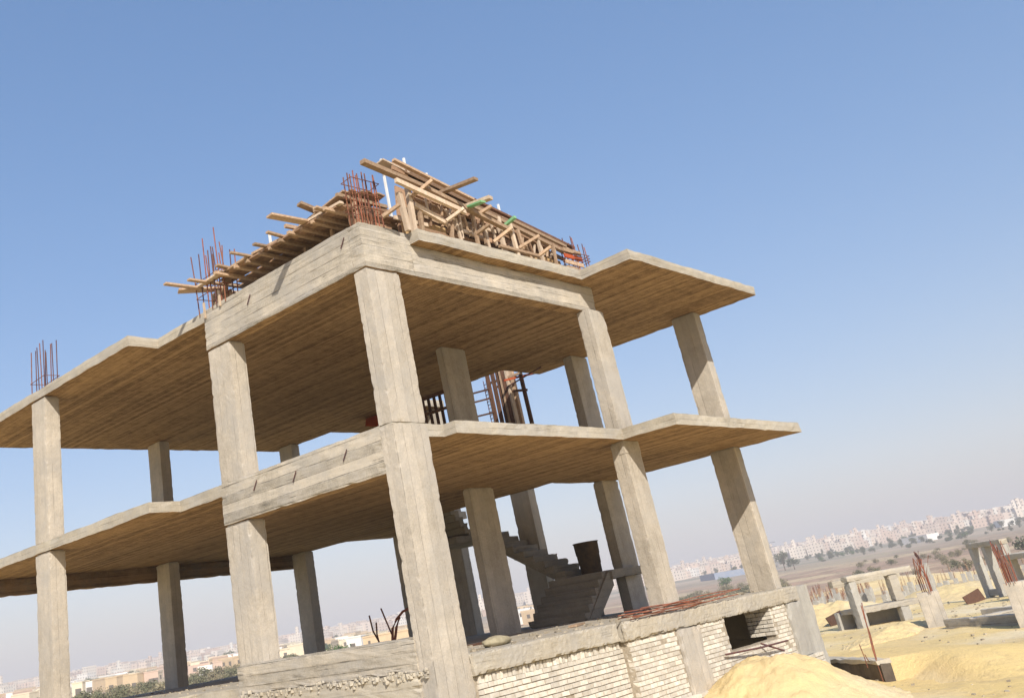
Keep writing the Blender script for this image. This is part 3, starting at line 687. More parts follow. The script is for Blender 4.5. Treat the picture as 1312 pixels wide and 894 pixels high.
# cables hanging on the brick wall
def cable(pts, label, r=.009):
    o = MB().tube(pts, r, 5).build('cable', M['cable'], None, True); return tag(recentre(o), label, 'cable')
cable([P(800, 808, -.04), P(815, 822, -.06), P(830, 845, -.09), P(842, 866, -.12), P(850, 884, -.14)], 'dark wire hanging down the brick wall left of the plinth pillar')
cable([P(835, 800, -.05), P(850, 812, -.08), P(868, 826, -.1), P(885, 835, -.1), P(898, 837, -.1)], 'thin wire sagging across the plinth pillar')
# iron bars across the basement opening
bars('steel_bar', 'rusty iron bars lying across the sill of the basement opening', [[P(930, 838, -.22), P(975, 829, -.30), P(1009, 820, -.34)], [P(975, 824, -.2), P(1005, 833, -.42)]], 'rebar_dark', .018)

# rubble on slab and ground
def stones(name, pts, rng, parent=None, mat='stone', flat=.6):
    mb = MB()
    for (x, y, z, s) in pts:
        vs = []
        for i in range(8):
            a = [(-1, 1)[(i >> b) & 1]*s*rng.uniform(.55, 1) for b in range(3)]
            an = x*7; vs.append((x+a[0]*math.cos(an)-a[1]*math.sin(an), y+a[0]*math.sin(an)+a[1]*math.cos(an), z+a[2]*flat))
        mb.add(vs, [(0, 2, 3, 1), (4, 5, 7, 6), (0, 1, 5, 4), (2, 6, 7, 3), (0, 4, 6, 2), (1, 3, 7, 5)])
    return mb.build(name, M[mat], parent)
rg = random.Random(5)
pts = [(rg.uniform(.8, 11), .1+abs(rg.gauss(0, 1.2)), .008, rg.uniform(.012, .05)) for _ in range(170)]
pts += [(rg.uniform(.3, 3), rg.uniform(.1, 12), .008, rg.uniform(.01, .03)) for _ in range(150)]
pts = [p for p in pts if p[0] < 11.1]
tag(stones('rubble', pts, rg), 'small concrete crumbs scattered over the ground floor slab', 'rubble', kind='stuff')
pts = []
for _ in range(3200):
    a = rg.uniform(-.25, .75) if _ % 4 else rg.uniform(-.25, 1.25); dd = 4+rg.random()**1.5*60; x = EYE.x+dd*math.cos(a); y = EYE.y+dd*math.sin(a)
    if -.8 < x < 11.6 and -.2 < y < 13.8: continue
    s = rg.uniform(.006, .026)*(1+dd/35); pts.append((x, y, th(x, y)+s*.3, s))
tag(stones('stones', pts, rg), 'stones and clods scattered over the yellow sand', 'stones', kind='stuff')
pts = []
for _ in range(160):                                             # broken stuff under the kerb beam, left facade
    y = rg.uniform(.1, 4.2); pts.append((-.05+rg.uniform(-.02, .03), y, -.13+rg.gauss(0, .025), rg.uniform(.012, .035)))
o = stones('broken_edge', pts, rg, bld, 'slab', 1.0); o['kind'] = 'stuff'

# sand heap by the opening
def heap(name, cx, cy, rx, ry, h, label, seed, ymax=None, mat='pile'):
    mb = MB(); n = 110; z0 = th(cx, cy)-.25
    for i in range(n+1):
        for j in range(n+1):
            a = -1+2*i/n; b = -1+2*j/n; x = cx+a*rx; y = cy+b*ry
            if ymax is not None and y > ymax: y = ymax
            r = math.hypot(a, b); k = max(0, 1-r); f = (sm(0, 1, k)*.45+k*.75)
            f = min(f, 1.0)
            q = Vector((x*.9, y*.9, seed)); z = z0+.25*(1 if r < 1 else 0)+h*f*(1+.25*noise.noise(q))+.07*noise.noise(q*3)+.035*noise.noise(q*8)+.03*abs(noise.noise(q*17))
            if r >= 1: z = z0-.05
            mb.v.append((x, y, z))
    for i in range(n):
        for j in range(n):
            a = i*(n+1)+j; mb.f.append((a, a+n+1, a+n+2, a+1))
    return tag(recentre(mb.build(name, M[mat], None, True)), label, 'sand heap')
heap('sand_heap', 7.45, -.95, 2.75, 2.0, .93, 'large yellow sand heap piled against the brick base under the basement opening', 1.5, ymax=-.13)

# ------------------------------------------------------------------ neighbouring foundations on the right
def root(name, p, label, cat, group=None):
    return empty(name, (p.x, p.y, th(p.x, p.y)), label, cat, group)
def member(name, x0, x1, y0, y1, z0, z1, par, mat='grey', seed=0):
    L = max(x1-x0, y1-y0, z1-z0); c = max(.12, L/24)
    return MB().rbox(x0, x1, y0, y1, z0, z1, cell=(min(c, max(.1, (x1-x0)/2)), min(c, max(.1, (y1-y0)/2)), min(c, max(.1, (z1-z0)/2))), amp=.02, seed=seed+x0).build(name, M[mat], par)
def barcluster(par, x, y, z, w, d_, n, h, mats, r=.012, lean=.12):
    for k in range(n):
        a, b = x+RR.uniform(-w, w), y+RR.uniform(-d_, d_); hh = h*RR.uniform(.7, 1.1)
        MB().tube([(a, b, z-.05), (a+RR.uniform(-lean, lean)*.3, b, z+hh*.5), (a+RR.uniform(-lean, lean), b+RR.uniform(-lean, lean), z+hh)], r, 5).build('starter_bar', M[RR.choice(mats)], par)

class Fr:                                                     # a set-out line between two points; members are given along it, across it and up
    def __init__(f, P, Q):
        f.P = Vector((P[0], P[1], 0)); q = Vector((Q[0], Q[1], 0)); f.L = (q-f.P).length; f.d = (q-f.P).normalized(); f.n = Vector((-f.d.y, f.d.x, 0))
        if f.n.dot(f.P-Vector((EYE.x, EYE.y, 0))) < 0: f.n = -f.n
    def at(f, a, t): v = f.P+f.d*a+f.n*t; return v
    def mem(f, name, s0, s1, t0, t1, z0, z1, par, mat='grey', seed=0):
        c = lambda w: max(.1, min(max(s1-s0, t1-t0, z1-z0)/20, w/2))
        mb = MB().rbox(s0, s1, t0, t1, z0, z1, cell=(c(s1-s0), c(t1-t0), c(z1-z0)), amp=.02, seed=seed+s0)
        mb.v = [(f.at(a, t).x, f.at(a, t).y, z) for a, t, z in mb.v]; return mb.build(name, M[mat], par)
def hgt(u, v, d_):                                            # height of a picture point at horizontal distance d_
    q = ray(u, v); return EYE.z+q.z/math.hypot(q.x, q.y)*d_
F3 = Fr(far(1106, 42.5, 803), far(1196, 44.6, 790)); L3 = F3.L
p = F3.at(0, 0); zb = th(p.x, p.y)-.3; ztop = hgt(1092, 744, 43.3); zm1 = hgt(1110, 775, 44); zm0 = hgt(1110, 783, 44)
fr = root('concrete_structure', p, 'low grey concrete foundation frame with two dark gaps below its middle beam', 'concrete frame')
F3.mem('column', 0, .32, 0, .32, zb, ztop, fr)
F3.mem('beam', -.06, L3-.25, -.03, .34, ztop+.004, ztop+.22, fr, 'slab', 1)
F3.mem('beam', .33, L3-.3, .02, .3, zm0, zm1, fr, 'slab', 2)
F3.mem('beam', .33, L3-.3, .0, .32, zb, hgt(1125, 800, 44), fr, 'slab', 3)
k_ = L3*.58
F3.mem('column', k_, k_+.42, .03, .3, zm1+.004, ztop-.004, fr, 'plain', 4); F3.mem('column', k_+.1, k_+.5, .04, .28, hgt(1125, 800, 44)+.004, zm0-.004, fr, 'grey', 4)
F3.mem('column', .55, .8, .8, 1.05, zb, ztop-.004, fr, 'grey', 5); F3.mem('column', k_+.75, k_+1.0, .8, 1.05, zb, ztop-.004, fr, 'grey', 6)
F3.mem('beam', 0, L3, .95, 1.2, ztop-.15, ztop+.1, fr, 'slab', 7)
F3.mem('floor_slab', .1, L3-.2, .35, 1.15, zm0+.02, zm1-.02, fr, 'slab', 8)
F3.mem('rear_wall', .0, L3, 1.22, 1.4, zb, zm1-.1, fr, 'grey', 9)
# thick stub with tangled bars at its right end
q_ = G(1196, 806); d4 = math.hypot(q_.x-EYE.x, q_.y-EYE.y); F4 = Fr(far(1190, d4, 806), far(1211, d4, 804)); p = F4.at(0, 0); ct = hgt(1181, 759, d4)
fc = root('foundation_column', p, 'thick grey concrete column stub with tangled red starter bars, right end of the low frame', 'concrete column')
F4.mem('column_stub', 0, .62, 0, .45, p.z+th(p.x, p.y)-.3, ct, fc, 'column', 11)
c_ = F4.at(.3, .2); barcluster(fc, c_.x, c_.y, ct, .22, .2, 14, .95, ['rebar_red', 'rebar_red', 'rebar'], .011, .2)
# low ground beams reaching to the right
F5 = Fr(far(1212, 35.0, 805), far(1306, 33.2, 795)); p = F5.at(F5.L/2, 0); z_ = th(p.x, p.y)
gb = root('ground_beam', p, 'long low grey ground beam with shuttering marks between two column stubs', 'ground beam')
F5.mem('beam', 0, F5.L, 0, .3, z_-.4, hgt(1250, 790, 34.2), gb, 'beam', 12)
F5.mem('beam', .0, F5.L+.8, 1.5, 1.8, z_-.4, hgt(1250, 782, 35.7), gb, 'beam', 13)
F5.mem('beam', 1.0, 1.25, .32, 1.48, z_-.4, hgt(1250, 787, 35), gb, 'beam', 14)
d6 = 32.5; F6 = Fr(far(1304, d6, 797), far(1326, d6, 794)); p = F6.at(0, 0); zt4 = hgt(1292, 746, d6)
fc2 = root('foundation_column', p, 'grey concrete column stub with a tall bunch of red starter bars at the right picture edge', 'concrete column')
F6.mem('column_stub', 0, .65, 0, .4, th(p.x, p.y)-.3, zt4, fc2, 'column', 15)
c_ = F6.at(.22, .2); barcluster(fc2, c_.x, c_.y, zt4, .26, .16, 18, 1.05, ['rebar_red', 'rebar', 'rebar_red', 'rebar_dark'], .010, .08)
# frame further right with slab, cut by the picture edge
g5x, g5y = far(1300, 52); z5 = th(g5x, g5y)
f5 = root('concrete_structure', Vector((g5x, g5y, z5)), 'pale concrete frame with a flat slab, cut off by the right picture edge', 'concrete frame')
E5 = lambda u, v: on(u, v, 1, g5y)
xl = E5(1290, 720).x; zt5 = E5(1296, 705).z
F7 = Fr(far(1300, 52, 745), far(1352, 50, 738)); zt5 = hgt(1296, 716, 52)
for dx in (0, 1.5, 2.2): F7.mem('column', dx, dx+.3, 0, .3, z5-.4, zt5-.004, f5, 'grey', 16+dx)
F7.mem('slab', -.3, 2.9, -.2, 1.6, zt5, zt5+.22, f5, 'slab', 17); F7.mem('beam', .31, 1.49, .02, .28, zt5-1.2, zt5-.9, f5, 'slab', 18)
# single far column with rusty bars
F8 = Fr(far(1254, 60, 740), far(1296, 57, 733)); p = F8.at(0, 0); z_ = th(p.x, p.y); zt8 = hgt(1246, 702, 60)
f8 = root('concrete_structure', p, 'pale open frame of three posts and a top beam behind the tall red bar bunch', 'concrete frame')
for dx in (0, 1.3, F8.L-.4): F8.mem('column', dx, dx+.38, 0, .35, z_-.4, zt8-.004, f8, 'grey', dx)
F8.mem('beam', -.1, F8.L, -.02, .38, zt8, zt8+.25, f8, 'slab', 2); F8.mem('beam', .39, 1.29, .05, .3, z_+.1, z_+.4, f8, 'slab', 2)
for (u, vb, vt, w, lab) in ((1205, 770, 712, .3, 'thin pale column rising right of the low frame'),):
    px, py = far(u, 62 if u > 1250 else 50, vb); z = th(px, py); zt = on(u-6, vt+6, 1, py).z
    c_ = root('foundation_column', Vector((px, py, z)), lab, 'concrete column'); member('column_stub', px-w/2, px+w/2, py, py+w, z-.3, zt, c_, 'grey', u)
    barcluster(c_, px, py+w/2, zt, w/2.4, w/2.4, 5, .6, ['rebar', 'rebar_dark'], .02)
# grey block wall just behind the building's right corner
px, py = far(1030, 24); z = th(px, py)
F1 = lambda u, v: on(u, v, 1, py)
bw = root('block_wall', Vector((px, py, z)), 'short grey block wall with a dark chipped top behind the right corner of the building', 'wall')
xa, xb = F1(1012, 770).x, F1(1040, 770).x
member('wall', xa, xb, py, py+.25, z-.3, F1(1030, 748).z, bw, 'grey', 31)
member('wall_end', xb-.28, xb-.02, py+.26, py+2.6, z-.3, F1(1030, 748).z-.1, bw, 'grey', 32)
# sunken foundation wall with leaning bars (foreground right)
g6 = G(1052, 872); g7 = G(1132, 876)
pit = root('pit_wall', g7, 'dark shaded face of a sunken concrete footing in the sand with bars at its corner', 'footing')
a = Vector((g6.x+1.0, g6.y+.55, 0)); b = Vector((g7.x, g7.y, 0)); dv = (b-a).normalized(); nv = Vector((-dv.y, dv.x, 0))
if nv.dot(Vector((EYE.x, EYE.y, 0))-a) > 0: nv = -nv
zg = (g6.z+g7.z)/2; ht = .38
def prism(a, b, nv, dpt, z0, z1, name, par, mat):
    mb = MB(); n = 14; vs = []
    for z in (z0, z1):
        for k in range(n+1):
            p = a+(b-a)*k/n; q = Vector((RR.uniform(-.015, .015), RR.uniform(-.015, .015), RR.uniform(-.015, .015)))
            vs.append((p.x+q.x, p.y+q.y, z+q.z)); r = p+nv*dpt; vs.append((r.x+q.x, r.y+q.y, z+q.y))
    m_ = 2*(n+1); fs = []
    for k in range(n):
        i = 2*k; fs += [(i, i+2, i+2+m_, i+m_), (i+1, i+1+m_, i+3+m_, i+3), (i+m_, i+2+m_, i+3+m_, i+1+m_), (i, i+1, i+3, i+2)]
    fs += [(0, m_, m_+1, 1), (2*n, 2*n+1, 2*n+1+m_, 2*n+m_)]
    mb.add(vs, fs); return mb.build(name, M[mat], par)
# the footing has its face set back under a thin slab, its shade also put into the dark colour
prism(a, b, nv, .30, zg+ht-.05, zg+ht+.02, 'footing_slab', pit, 'plain')
prism(a+nv*.05, b+nv*.05, nv, .22, zg-.35, zg+ht-.054, 'footing_wall', pit, 'shadeconc')
mb = MB(); n_ = 24; ln = (b-a).length                      # sand filled in behind the footing wall
for i in range(n_+1):
    for j in range(n_+1):
        sx = -.25+(ln+3.4)*i/n_; tt = .27+5.5*j/n_; p = a+dv*sx+nv*tt
        e_ = sm(ln+3.0, ln+.0, sx)*sm(1, .15, (tt-.27)/5.5) if tt > 0 else 0
        if sx > ln-.1: e_ *= sm(0, 1.2, tt-.27+max(0, ln-sx)*3)
        g_ = th(p.x, p.y); mb.v.append((p.x, p.y, g_-.06+(max(0, zg+ht-g_)+.06)*e_+.03*noise.noise(p*2)))
for i in range(n_):
    for j in range(n_):
        q = i*(n_+1)+j; mb.f.append((q, q+n_+1, q+n_+2, q+1))
tag(recentre(mb.build('sand_fill', M['sand'], None, True)), 'sand filled level behind the sunken concrete footing', 'sand fill')
rp = [((1132, 873), (1118, 832), (1104, 772)), ((1129, 868), (1116, 820), (1103, 775)), ((1126, 855), (1115, 812), (1107, 790)), ((1112, 855), (1107, 840), (1101, 825)), ((1135, 872), (1112, 845), (1108, 838))]
for k, pp in enumerate(rp):
    MB().tube([on(u, v, 1, g7.y+.05*k) for u, v in pp], .009, 5).build('starter_bar', M['rebar' if k != 1 else 'rebar_red'], pit)

# sand banks and heaps around the foundations
def bank(u, v, rx, ry, h, label, seed):
    p = G(u, v); return heap('sand_heap', p.x, p.y, rx, ry, h, label, seed)
bank(1065, 795, 6.5, 4.5, .9, 'yellow sand bank left of the low grey foundation frame', 3)
bank(1225, 765, 11, 6, .7, 'broad yellow sand bank behind the long ground beam', 5)
bank(1150, 812, 4.2, .8, .22, 'low ridge of yellow sand in front of the low grey foundation frame', 7)
bank(1130, 756, 26, 16, 1.3, 'wide pale sand bank far behind the low grey foundation frame', 9)
# leaning formwork sheet by the bank
for (u, v, w, h, lab) in ((1072, 800, 1.6, .8, 'dark board leaning on the yellow sand bank'), (1248, 772, 2.2, .7, 'brown shuttering panel lying against the broad sand bank')):
    p = G(u, v); mb = MB(); mb.bar((p.x-w/2, p.y, p.z+.05), (p.x+w/2, p.y-.2, p.z+.25), .05, h, (0, .3, 1)); tag(recentre(mb.build('board', M['darkwood'])), lab, 'board')

# rows of foundation stubs with starter bars, 110 to 170 m away
protos = []
for k in range(3):
    r_ = empty('foundation_stub', (0, 0, 0), 'x', 'foundation stub')
    h = (.7, 1.0, 1.3)[k]
    member('column_stub', -.22, .22, -.2, .2, -.5, h, r_, 'grey', 40+k)
    for q in range(6): 
        a_ = RR.uniform(-.18, .18); b_ = RR.uniform(-.16, .16); MB().tube([(a_, b_, h-.05), (a_+RR.uniform(-.1, .1), b_, h+RR.uniform(.5, 1.1))], .014, 4).build('starter_bar', M['rebar' if q % 2 else 'wood'], r_)
    protos.append(r_)
used = set(); GS = 'foundation stubs with starter bars across the field'
spots = []
for row in range(5):
    for c_ in range(15):
        u = 1004+c_*6.6+RR.uniform(-2, 2); d_ = 92+row*16+RR.uniform(-5, 5); spots.append((u, d_))
for c_ in range(26): spots.append((1110+c_*8+RR.uniform(-4, 4), 110+RR.uniform(-20, 60)))
for i, (u, d_) in enumerate(spots):
    k = i % 3; o = protos[k] if k not in used else copy_tree(protos[k]); used.add(k)
    x, y = far(u, d_); o.location = (x, y, th(x, y)); o.rotation_euler.z = RR.uniform(-.1, .1)
    o['label'] = 'small concrete foundation stub with thin starter bars in the field right of the building'; o['group'] = GS; o['category'] = 'foundation stub'

# ------------------------------------------------------------------ vegetation
def crown_mesh(name, rx, rz, n, leaf, seed, mat, parent, zc):
    rg = random.Random(seed); mb = MB()
    lobes = [(rg.uniform(-.5, .5)*rx, rg.uniform(-.5, .5)*rx, zc+rg.uniform(-.45, .5)*rz, rg.uniform(.35, .62)) for _ in range(8)]
    for _ in range(n):
        lx, ly, lz, lr = rg.choice(lobes); v = Vector((rg.gauss(0, 1), rg.gauss(0, 1), rg.gauss(0, 1))).normalized()*(rg.random()**.4)
        c = Vector((lx+v.x*rx*lr, ly+v.y*rx*lr, lz+v.z*rz*lr)); s = leaf*rg.uniform(.5, 1.2)
        a = Vector((rg.gauss(0, 1), rg.gauss(0, 1), rg.gauss(0, 1))).normalized()*s; b = a.cross(Vector((rg.gauss(0, 1), rg.gauss(0, 1), rg.gauss(0, 1)))).normalized()*s*.6
        mb.add([c-a, c+b, c+a, c-b], [(0, 1, 2, 3)])
    return mb.build(name, M[mat], parent)
def tree_proto(h, rx, rz, seed, mat='leaf', n=900, leaf=.32, cat='tree'):
    r_ = empty('tree' if cat == 'tree' else 'bush', (0, 0, 0), 'x', cat); rg = random.Random(seed)
    tr = MB(); tr.tube([(0, 0, -.5), (.1, 0, h*.3), (.15, .1, h*.55), (.1, .1, h*.8)], .035*h, 7, .01*h)
    for k in range(5):
        t = rg.uniform(0, 6.28); z0 = h*rg.uniform(.25, .5); tr.tube([(.1, .05, z0), (rx*.35*math.cos(t), rx*.35*math.sin(t), z0+h*.2), (rx*.6*math.cos(t), rx*.6*math.sin(t), z0+h*.35)], .015*h, 5, .004*h)
    tr.build('trunk', M['bark'], r_); crown_mesh('crown', rx, rz, n, leaf, seed, mat, r_, h-rz*(.75 if cat == 'bush' else 1.05)); return r_
TP = [tree_proto(8, 3.6, 3.2, 1), tree_proto(6.5, 3.2, 2.8, 2), tree_proto(10, 2.6, 4.4, 3), tree_proto(7, 4.2, 2.9, 4, 'leafgreen'), ]
BP = [tree_proto(2.6, 2.2, 1.5, 11, 'leafdry', 700, .2, 'bush'), tree_proto(3.2, 2.8, 1.9, 12, 'leafolive', 800, .22, 'bush'), tree_proto(2.2, 2.6, 1.2, 13, 'leafdry', 600, .2, 'bush')]
fresh = {id(p): p for p in TP+BP}
def plant(proto, u, d_, s, label, group=None, v=None, sink=0):
    if id(proto) in fresh: o = proto; del fresh[id(proto)]; 
    else: o = copy_tree(proto)
    x, y = far(u, d_); o.location = (x, y, th(x, y)-sink); o.scale = (s, s, s*RR.uniform(.9, 1.1)); o.rotation_euler.z = RR.uniform(0, 6)
    o['label'] = label
    if group: o['group'] = group
    elif 'group' in o: del o['group']
    return o
# right band
for u, d_, s, k in ((1004, 640, 1.7, 0), (1016, 630, 1.6, 1)): plant(TP[k], u, d_, s*.8, ('left' if k == 0 else 'right')+' tree of the dark pair standing just right of the building on the plain')
kinds = ('broad dusty tree', 'small round dusty tree', 'slim upright dusty tree', 'spreading greener tree')
for k in range(170):
    if k % 3 == 0: u = RR.uniform(860, 1330)
    else: c_ = RR.choice([1060, 1085, 1110, 1160, 1180, 1215, 1240, 1275, 1300]); u = c_+RR.gauss(0, 9)
    i = RR.choice([0, 1, 1, 3, 0, 2]); plant(TP[i], u, RR.uniform(720, 1150), RR.uniform(.35, .85), kinds[i]+' in the hazy belt between the brown field and the city', 'trees in the far belt before the city', sink=1.2)
for k in range(110):
    i = RR.choice([0, 1, 1, 3]); u = RR.choice([RR.uniform(-30, 960), 175+RR.gauss(0, 12), 290+RR.gauss(0, 10), 120+RR.gauss(0, 6), 455+RR.gauss(0, 20)])
    plant(TP[i], u, RR.uniform(450, 900), RR.uniform(.5, 1.0), kinds[i]+' among the far houses seen beneath the building', 'trees among the far houses below the building', sink=1)
lab = 'low dry shrub on the brown field'; grp = 'dry shrubs on the field'
for k in range(60): plant(RR.choice(BP), RR.uniform(860, 1000), RR.uniform(230, 420), RR.uniform(.6, 1.1), lab, grp)
for k in range(40): plant(RR.choice(BP), RR.uniform(1080, 1320), RR.uniform(180, 480), RR.uniform(.4, .8), lab, grp)
lab = 'bushy scrub plant on the sandy ground seen under the building at left'; grp = 'scrub seen below the left half of the building'
for u0, u1, d0, d1, n_ in ((86, 120, 150, 200, 12), (120, 212, 150, 230, 26), (245, 262, 170, 240, 7), (270, 306, 190, 260, 12), (358, 386, 200, 260, 10), (0, 50, 200, 400, 6)):
    for k in range(n_): plant(RR.choice(BP), RR.uniform(u0, u1), RR.uniform(d0, d1), RR.uniform(.6, 1.05), lab, grp)
plant(TP[3], 428, 170, .62, 'green leafy tree just right of the rear column under the building')
plant(TP[3], 438, 172, .5, 'small green bush right beside the leafy tree under the building')
# two leafy clumps near the right edge
plant(TP[1], 1306, 230, .8, 'grey green tree at the right picture edge above the concrete frame')

# ------------------------------------------------------------------ houses
def house(u0, u1, vtop, d_, mat, label, cat='house', floors=1, depth=None, win=(), group=None, roof=True, hmax=4.6):
    xa, ya = far((u0+u1)/2, d_); q = Vector((math.cos(0.74), math.sin(.74), 0)); s = Vector((math.sin(.74), -math.cos(.74), 0))
    w = (u1-u0)/pxm(xa, ya)*.985; dp = depth or w*.7; z0 = th(xa, ya)-1.0
    um = (u0+u1)/2; h = math.hypot(xa-EYE.x, ya-EYE.y); vv = hor(um)-vtop; zt = EYE.z+h*vv/FPX*.98
    ht = max(2.4, min(hmax, zt-(z0+1.0))); zt = z0+1.0+ht
    hs = empty('house', (xa, ya, z0+1.0), label, cat, group)
    mb = MB(); mb.box(-w/2, w/2, -dp/2, dp/2, z0, zt); rot = Matrix.Rotation(math.atan2(s.y, s.x)+.35*math.sin(u0), 4, 'Z')
    def place(mb, name, m_):
        mb.v = [tuple((rot @ Vector(v))+Vector((xa, ya, 0))) for v in mb.v]; return mb.build(name, m_, hs)
    place(mb, 'wall', M[mat])
    if roof: place(MB().box(-w/2-.1, w/2+.1, -dp/2-.1, -dp/2+.2, zt, zt+.3).box(-w/2-.1, -w/2+.2, -dp/2+.2, dp/2+.1, zt, zt+.3).box(w/2-.2, w/2+.1, -dp/2+.2, dp/2+.1, zt, zt+.3), 'parapet', M[mat])
    for (a, b, ww, hh) in win:
        place(MB().box(a*w-ww/2, a*w+ww/2, -dp/2-.06, -dp/2+.2, zt-b*ht-hh, zt-b*ht), 'window', M['glass'])
    return hs
house(445, 466, 811, 225, 'whiter', 'white house with one dark window beside the peach coloured building', win=((-.1, .25, 1.2, 1.3),))
house(465, 530, 801, 215, 'ochre', 'long peach coloured building seen under the floor slab left of the corner column', 'building', depth=10, win=((-.38, .15, .5, 4), (-.15, .3, 1.0, 1.2), (.1, .3, 1.0, 1.2), (.3, .3, 1, 1.2)))
house(254, 272, 853, 290, 'whiter', 'small white house with one window among bushes, left of the second front column', win=((.0, .4, 1.3, 1.4),))
house(272, 284, 848, 380, 'pinkr', 'pink house rising behind the small white one', win=((.1, .3, 1.5, 1.5),))
house(184, 202, 853, 330, 'pinkr', 'pink flat roofed house beside the dark rear column', win=((0, .4, 1.6, 1.6), (.3, .4, 1.6, 1.6)))
house(155, 184, 857, 330, 'ochre', 'wide sand coloured house left of the pink flat roofed one', win=((-.35, .5, 2, 2), (.3, .5, 1.5, 1.5)))
house(137, 155, 864, 310, 'ochre', 'sand coloured house in front of dark bushes, left of the wide one', win=((0, .4, 1.6, 1.6),))
house(94, 108, 860, 300, 'creamr', 'cream house with a dark window just right of the leftmost column', win=((.1, .3, 1.8, 1.8),))
house(108, 118, 862, 350, 'whiter', 'narrow white house touching the cream one right of the leftmost column', win=((.1, .3, 1.8, 1.8),))
house(8, 16, 876, 420, 'whiter', 'tiny white house far left at the picture edge', win=((0, .3, 2, 2),))
house(18, 46, 880, 330, 'creamr', 'low cream house at the far left, left of the leftmost column', win=((0, .3, 1.6, 1.6), (.3, .3, 1.6, 1.6)))
house(148, 156, 854, 520, 'whiter', 'white block with a flat roof behind the sand coloured house', win=((0, .3, 2, 2),))
house(428, 446, 798, 700, 'whiter', 'bright white hall in the distance right of the rear column', 'hall')
house(905, 950, 713, 760, 'bluer', 'long low blue sheeted structure in front of the hillside city', 'shed', depth=30, roof=False, hmax=4)
house(1280, 1297, 664, 900, 'whiter', 'bright white long building near the right picture edge', 'hall', depth=25)
house(1170, 1190, 686, 850, 'whiter', 'white hall in the tree belt right of centre of the far plain', 'hall', depth=25)
# generic small houses of the middle distance (copies)
HP = []
for k, mt in enumerate(('creamr', 'whiter', 'ochre', 'pinkr')):
    hp = empty('house', (0, 0, 0), 'x', 'house'); w, dp, ht = RR.uniform(8, 14), RR.uniform(8, 12), RR.uniform(3.2, 6.8)
    MB().box(-w/2, w/2, -dp/2, dp/2, -1.5, ht).build('wall', M[mt], hp)
    MB().box(-w/2-.15, w/2+.15, -dp/2-.15, -dp/2+.2, ht, ht+.6).build('parapet', M[mt], hp); MB().box(-w/2-.15, w/2+.15, dp/2-.2, dp/2+.15, ht, ht+.6).build('parapet', M[mt], hp)
    for q in range(3): MB().box(-w/2+w*(q+.6)/3.2-.7, -w/2+w*(q+.6)/3.2+.7, -dp/2-.05, -dp/2+.1, ht-2.4, ht-1).build('window', M['glass'], hp)
    for q in range(2): MB().box(-w/2-.05, -w/2+.1, -dp/2+dp*(q+.7)/2.5-.7, -dp/2+dp*(q+.7)/2.5+.7, ht-2.4, ht-1).build('window', M['glass'], hp)
    HP.append(hp)
hf = set(); names = ('cream', 'white', 'sand coloured', 'pink')
for k in range(110):
    i = RR.choice([0, 1, 2, 2, 0, 3]); o = HP[i] if i not in hf else copy_tree(HP[i]); hf.add(i)
    u = RR.uniform(-20, 700) if k % 3 else RR.uniform(-20, 480); x, y = far(u, RR.uniform(380, 1000)); o.location = (x, y, th(x, y)); o.rotation_euler.z = RR.uniform(-.3, 1.9)
    o['label'] = 'small '+names[i]+' flat roofed house of the far suburb beneath the building'; o['group'] = 'houses of the sandy suburb'
# hillside city: 300 blocks of their own, the rest as one mass
def block(mb, x, y, z, w, d_, h, a):
    ca, sa = math.cos(a), math.sin(a); k = len(mb.v)
    for zz in (z-6, z+h):
        for sx, sy in ((-1, -1), (1, -1), (1, 1), (-1, 1)):
            px, py = sx*w/2, sy*d_/2; mb.v.append((x+px*ca-py*sa, y+px*sa+py*ca, zz))
    mb.f += [tuple(k+i for i in f) for f in ((0, 3, 2, 1), (4, 5, 6, 7), (0, 1, 5, 4), (1, 2, 6, 5), (2, 3, 7, 6), (3, 0, 4, 7))]
CP = []
for k in range(8):
    mb = MB(); w, d_, h = RR.uniform(8, 15), RR.uniform(8, 14), RR.uniform(6, 13); block(mb, 0, 0, 0, w, d_, h, 0)
    if k % 2: block(mb, w*.2, 0, h+5.9, 3, 3, 2, 0)
    CP.append(tag(mb.build('apartment_block', M['city' if k % 3 else 'citywhite']), 'x', 'apartment block'))
cf = set(); cn = ('cream', 'pale', 'cream', 'pinkish'); grp = 'apartment blocks of the hillside city'
for k in range(300):
    i = RR.randrange(8)
    if i in cf: o = CP[i].copy(); C.objects.link(o)
    else: o = CP[i]; cf.add(i)
    u = RR.choice([RR.uniform(860, 1330), RR.uniform(-20, 860), RR.uniform(860, 1330)]); x, y = far(u, RR.uniform(1050, 1500))
    o.location = (x, y, th(x, y)); o.rotation_euler.z = RR.uniform(0, .5)
    o['label'] = ('pale white' if i % 3 == 0 else 'pinkish cream')+' apartment block in the hazy city on the far hillside'; o['group'] = grp
mb = MB()
for k in range(9000):
    u = RR.uniform(-120, 1440); d_ = 1200+1250*RR.random()**.8; x, y = far(u, d_)
    if noise.noise(Vector((x*.004, y*.004, 3))) < -.25: continue
    block(mb, x, y, th(x, y), RR.uniform(8, 17), RR.uniform(8, 15), RR.choice([5, 7, 9, 11, 14])*RR.uniform(.8, 1.1), RR.uniform(-.1, .6))
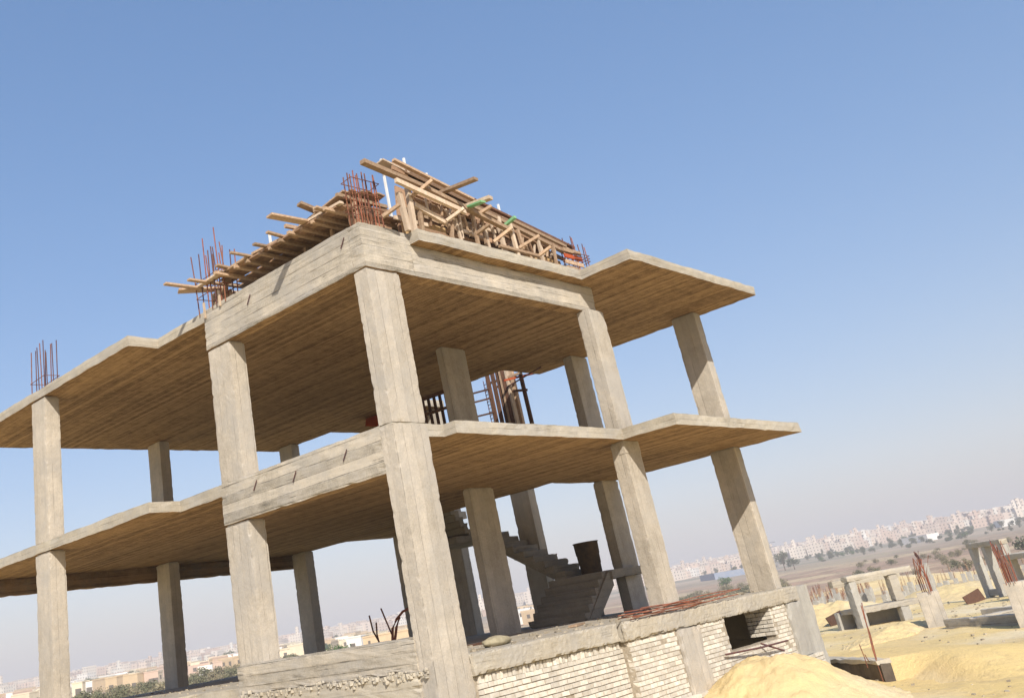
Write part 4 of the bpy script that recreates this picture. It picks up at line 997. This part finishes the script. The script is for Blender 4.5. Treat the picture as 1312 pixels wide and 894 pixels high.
for k in range(1500):                                             # the rest of the hills all round
    t = RR.uniform(1.9, 6.0); d_ = RR.uniform(1300, 2300); x, y = EYE.x+d_*math.cos(t), EYE.y+d_*math.sin(t)
    block(mb, x, y, th(x, y), RR.uniform(14, 30), RR.uniform(12, 22), RR.uniform(8, 20), RR.uniform(-.1, .6))
tag(mb.build('distant_city', M['city']), 'mass of tiny pale buildings covering the far hills along the horizon', 'city', kind='stuff')
# lattice pylon on the skyline
x, y = far(992, 700); z = th(x, y)
py_ = empty('pylon', (x, y, z), 'thin grey lattice pylon rising above the city right of the building', 'pylon')
H = 20; mb = MB()
for sx, sy in ((-1, -1), (1, -1), (1, 1), (-1, 1)): mb.tube([(x+sx*2.2, y+sy*2.2, z-1), (x+sx*.4, y+sy*.4, z+H)], .22, 4)
for k in range(9):
    t = k/9; w = 2.2-1.8*t; w2 = 2.2-1.8*(t+.11)
    mb.tube([(x-w, y-w, z+H*t), (x+w2, y+w2, z+H*(t+.11))], .14, 4); mb.tube([(x+w, y-w, z+H*t), (x-w2, y+w2, z+H*(t+.11))], .14, 4)
mb.build('lattice_tower', M['iron'], py_)
for k, zz in enumerate((.72, .86)): MB().tube([(x-3.6, y+3.6, z+H*zz), (x+3.6, y-3.6, z+H*zz)], .22, 4).build('cross_arm', M['iron'], py_)

# ------------------------------------------------------------------ air
hm = bpy.data.materials.new('haze_air'); hm.use_nodes = True; nt = hm.node_tree
for n_ in list(nt.nodes):
    if n_.type == 'BSDF_PRINCIPLED': nt.nodes.remove(n_)
pv = nt.nodes.new('ShaderNodeVolumePrincipled'); pv.inputs['Color'].default_value = (.66, .665, .695, 1); pv.inputs['Density'].default_value = .0006
pv.inputs['Anisotropy'].default_value = -0.1
nt.links.new(pv.outputs[0], nt.nodes['Material Output'].inputs['Volume'])
R_ = 9300
hz = MB().box(-R_, R_, -R_, R_, -30, 130).build('haze', hm); hz['kind'] = 'stuff'; hz['label'] = 'pale dusty haze over the plain'; hz['category'] = 'haze'
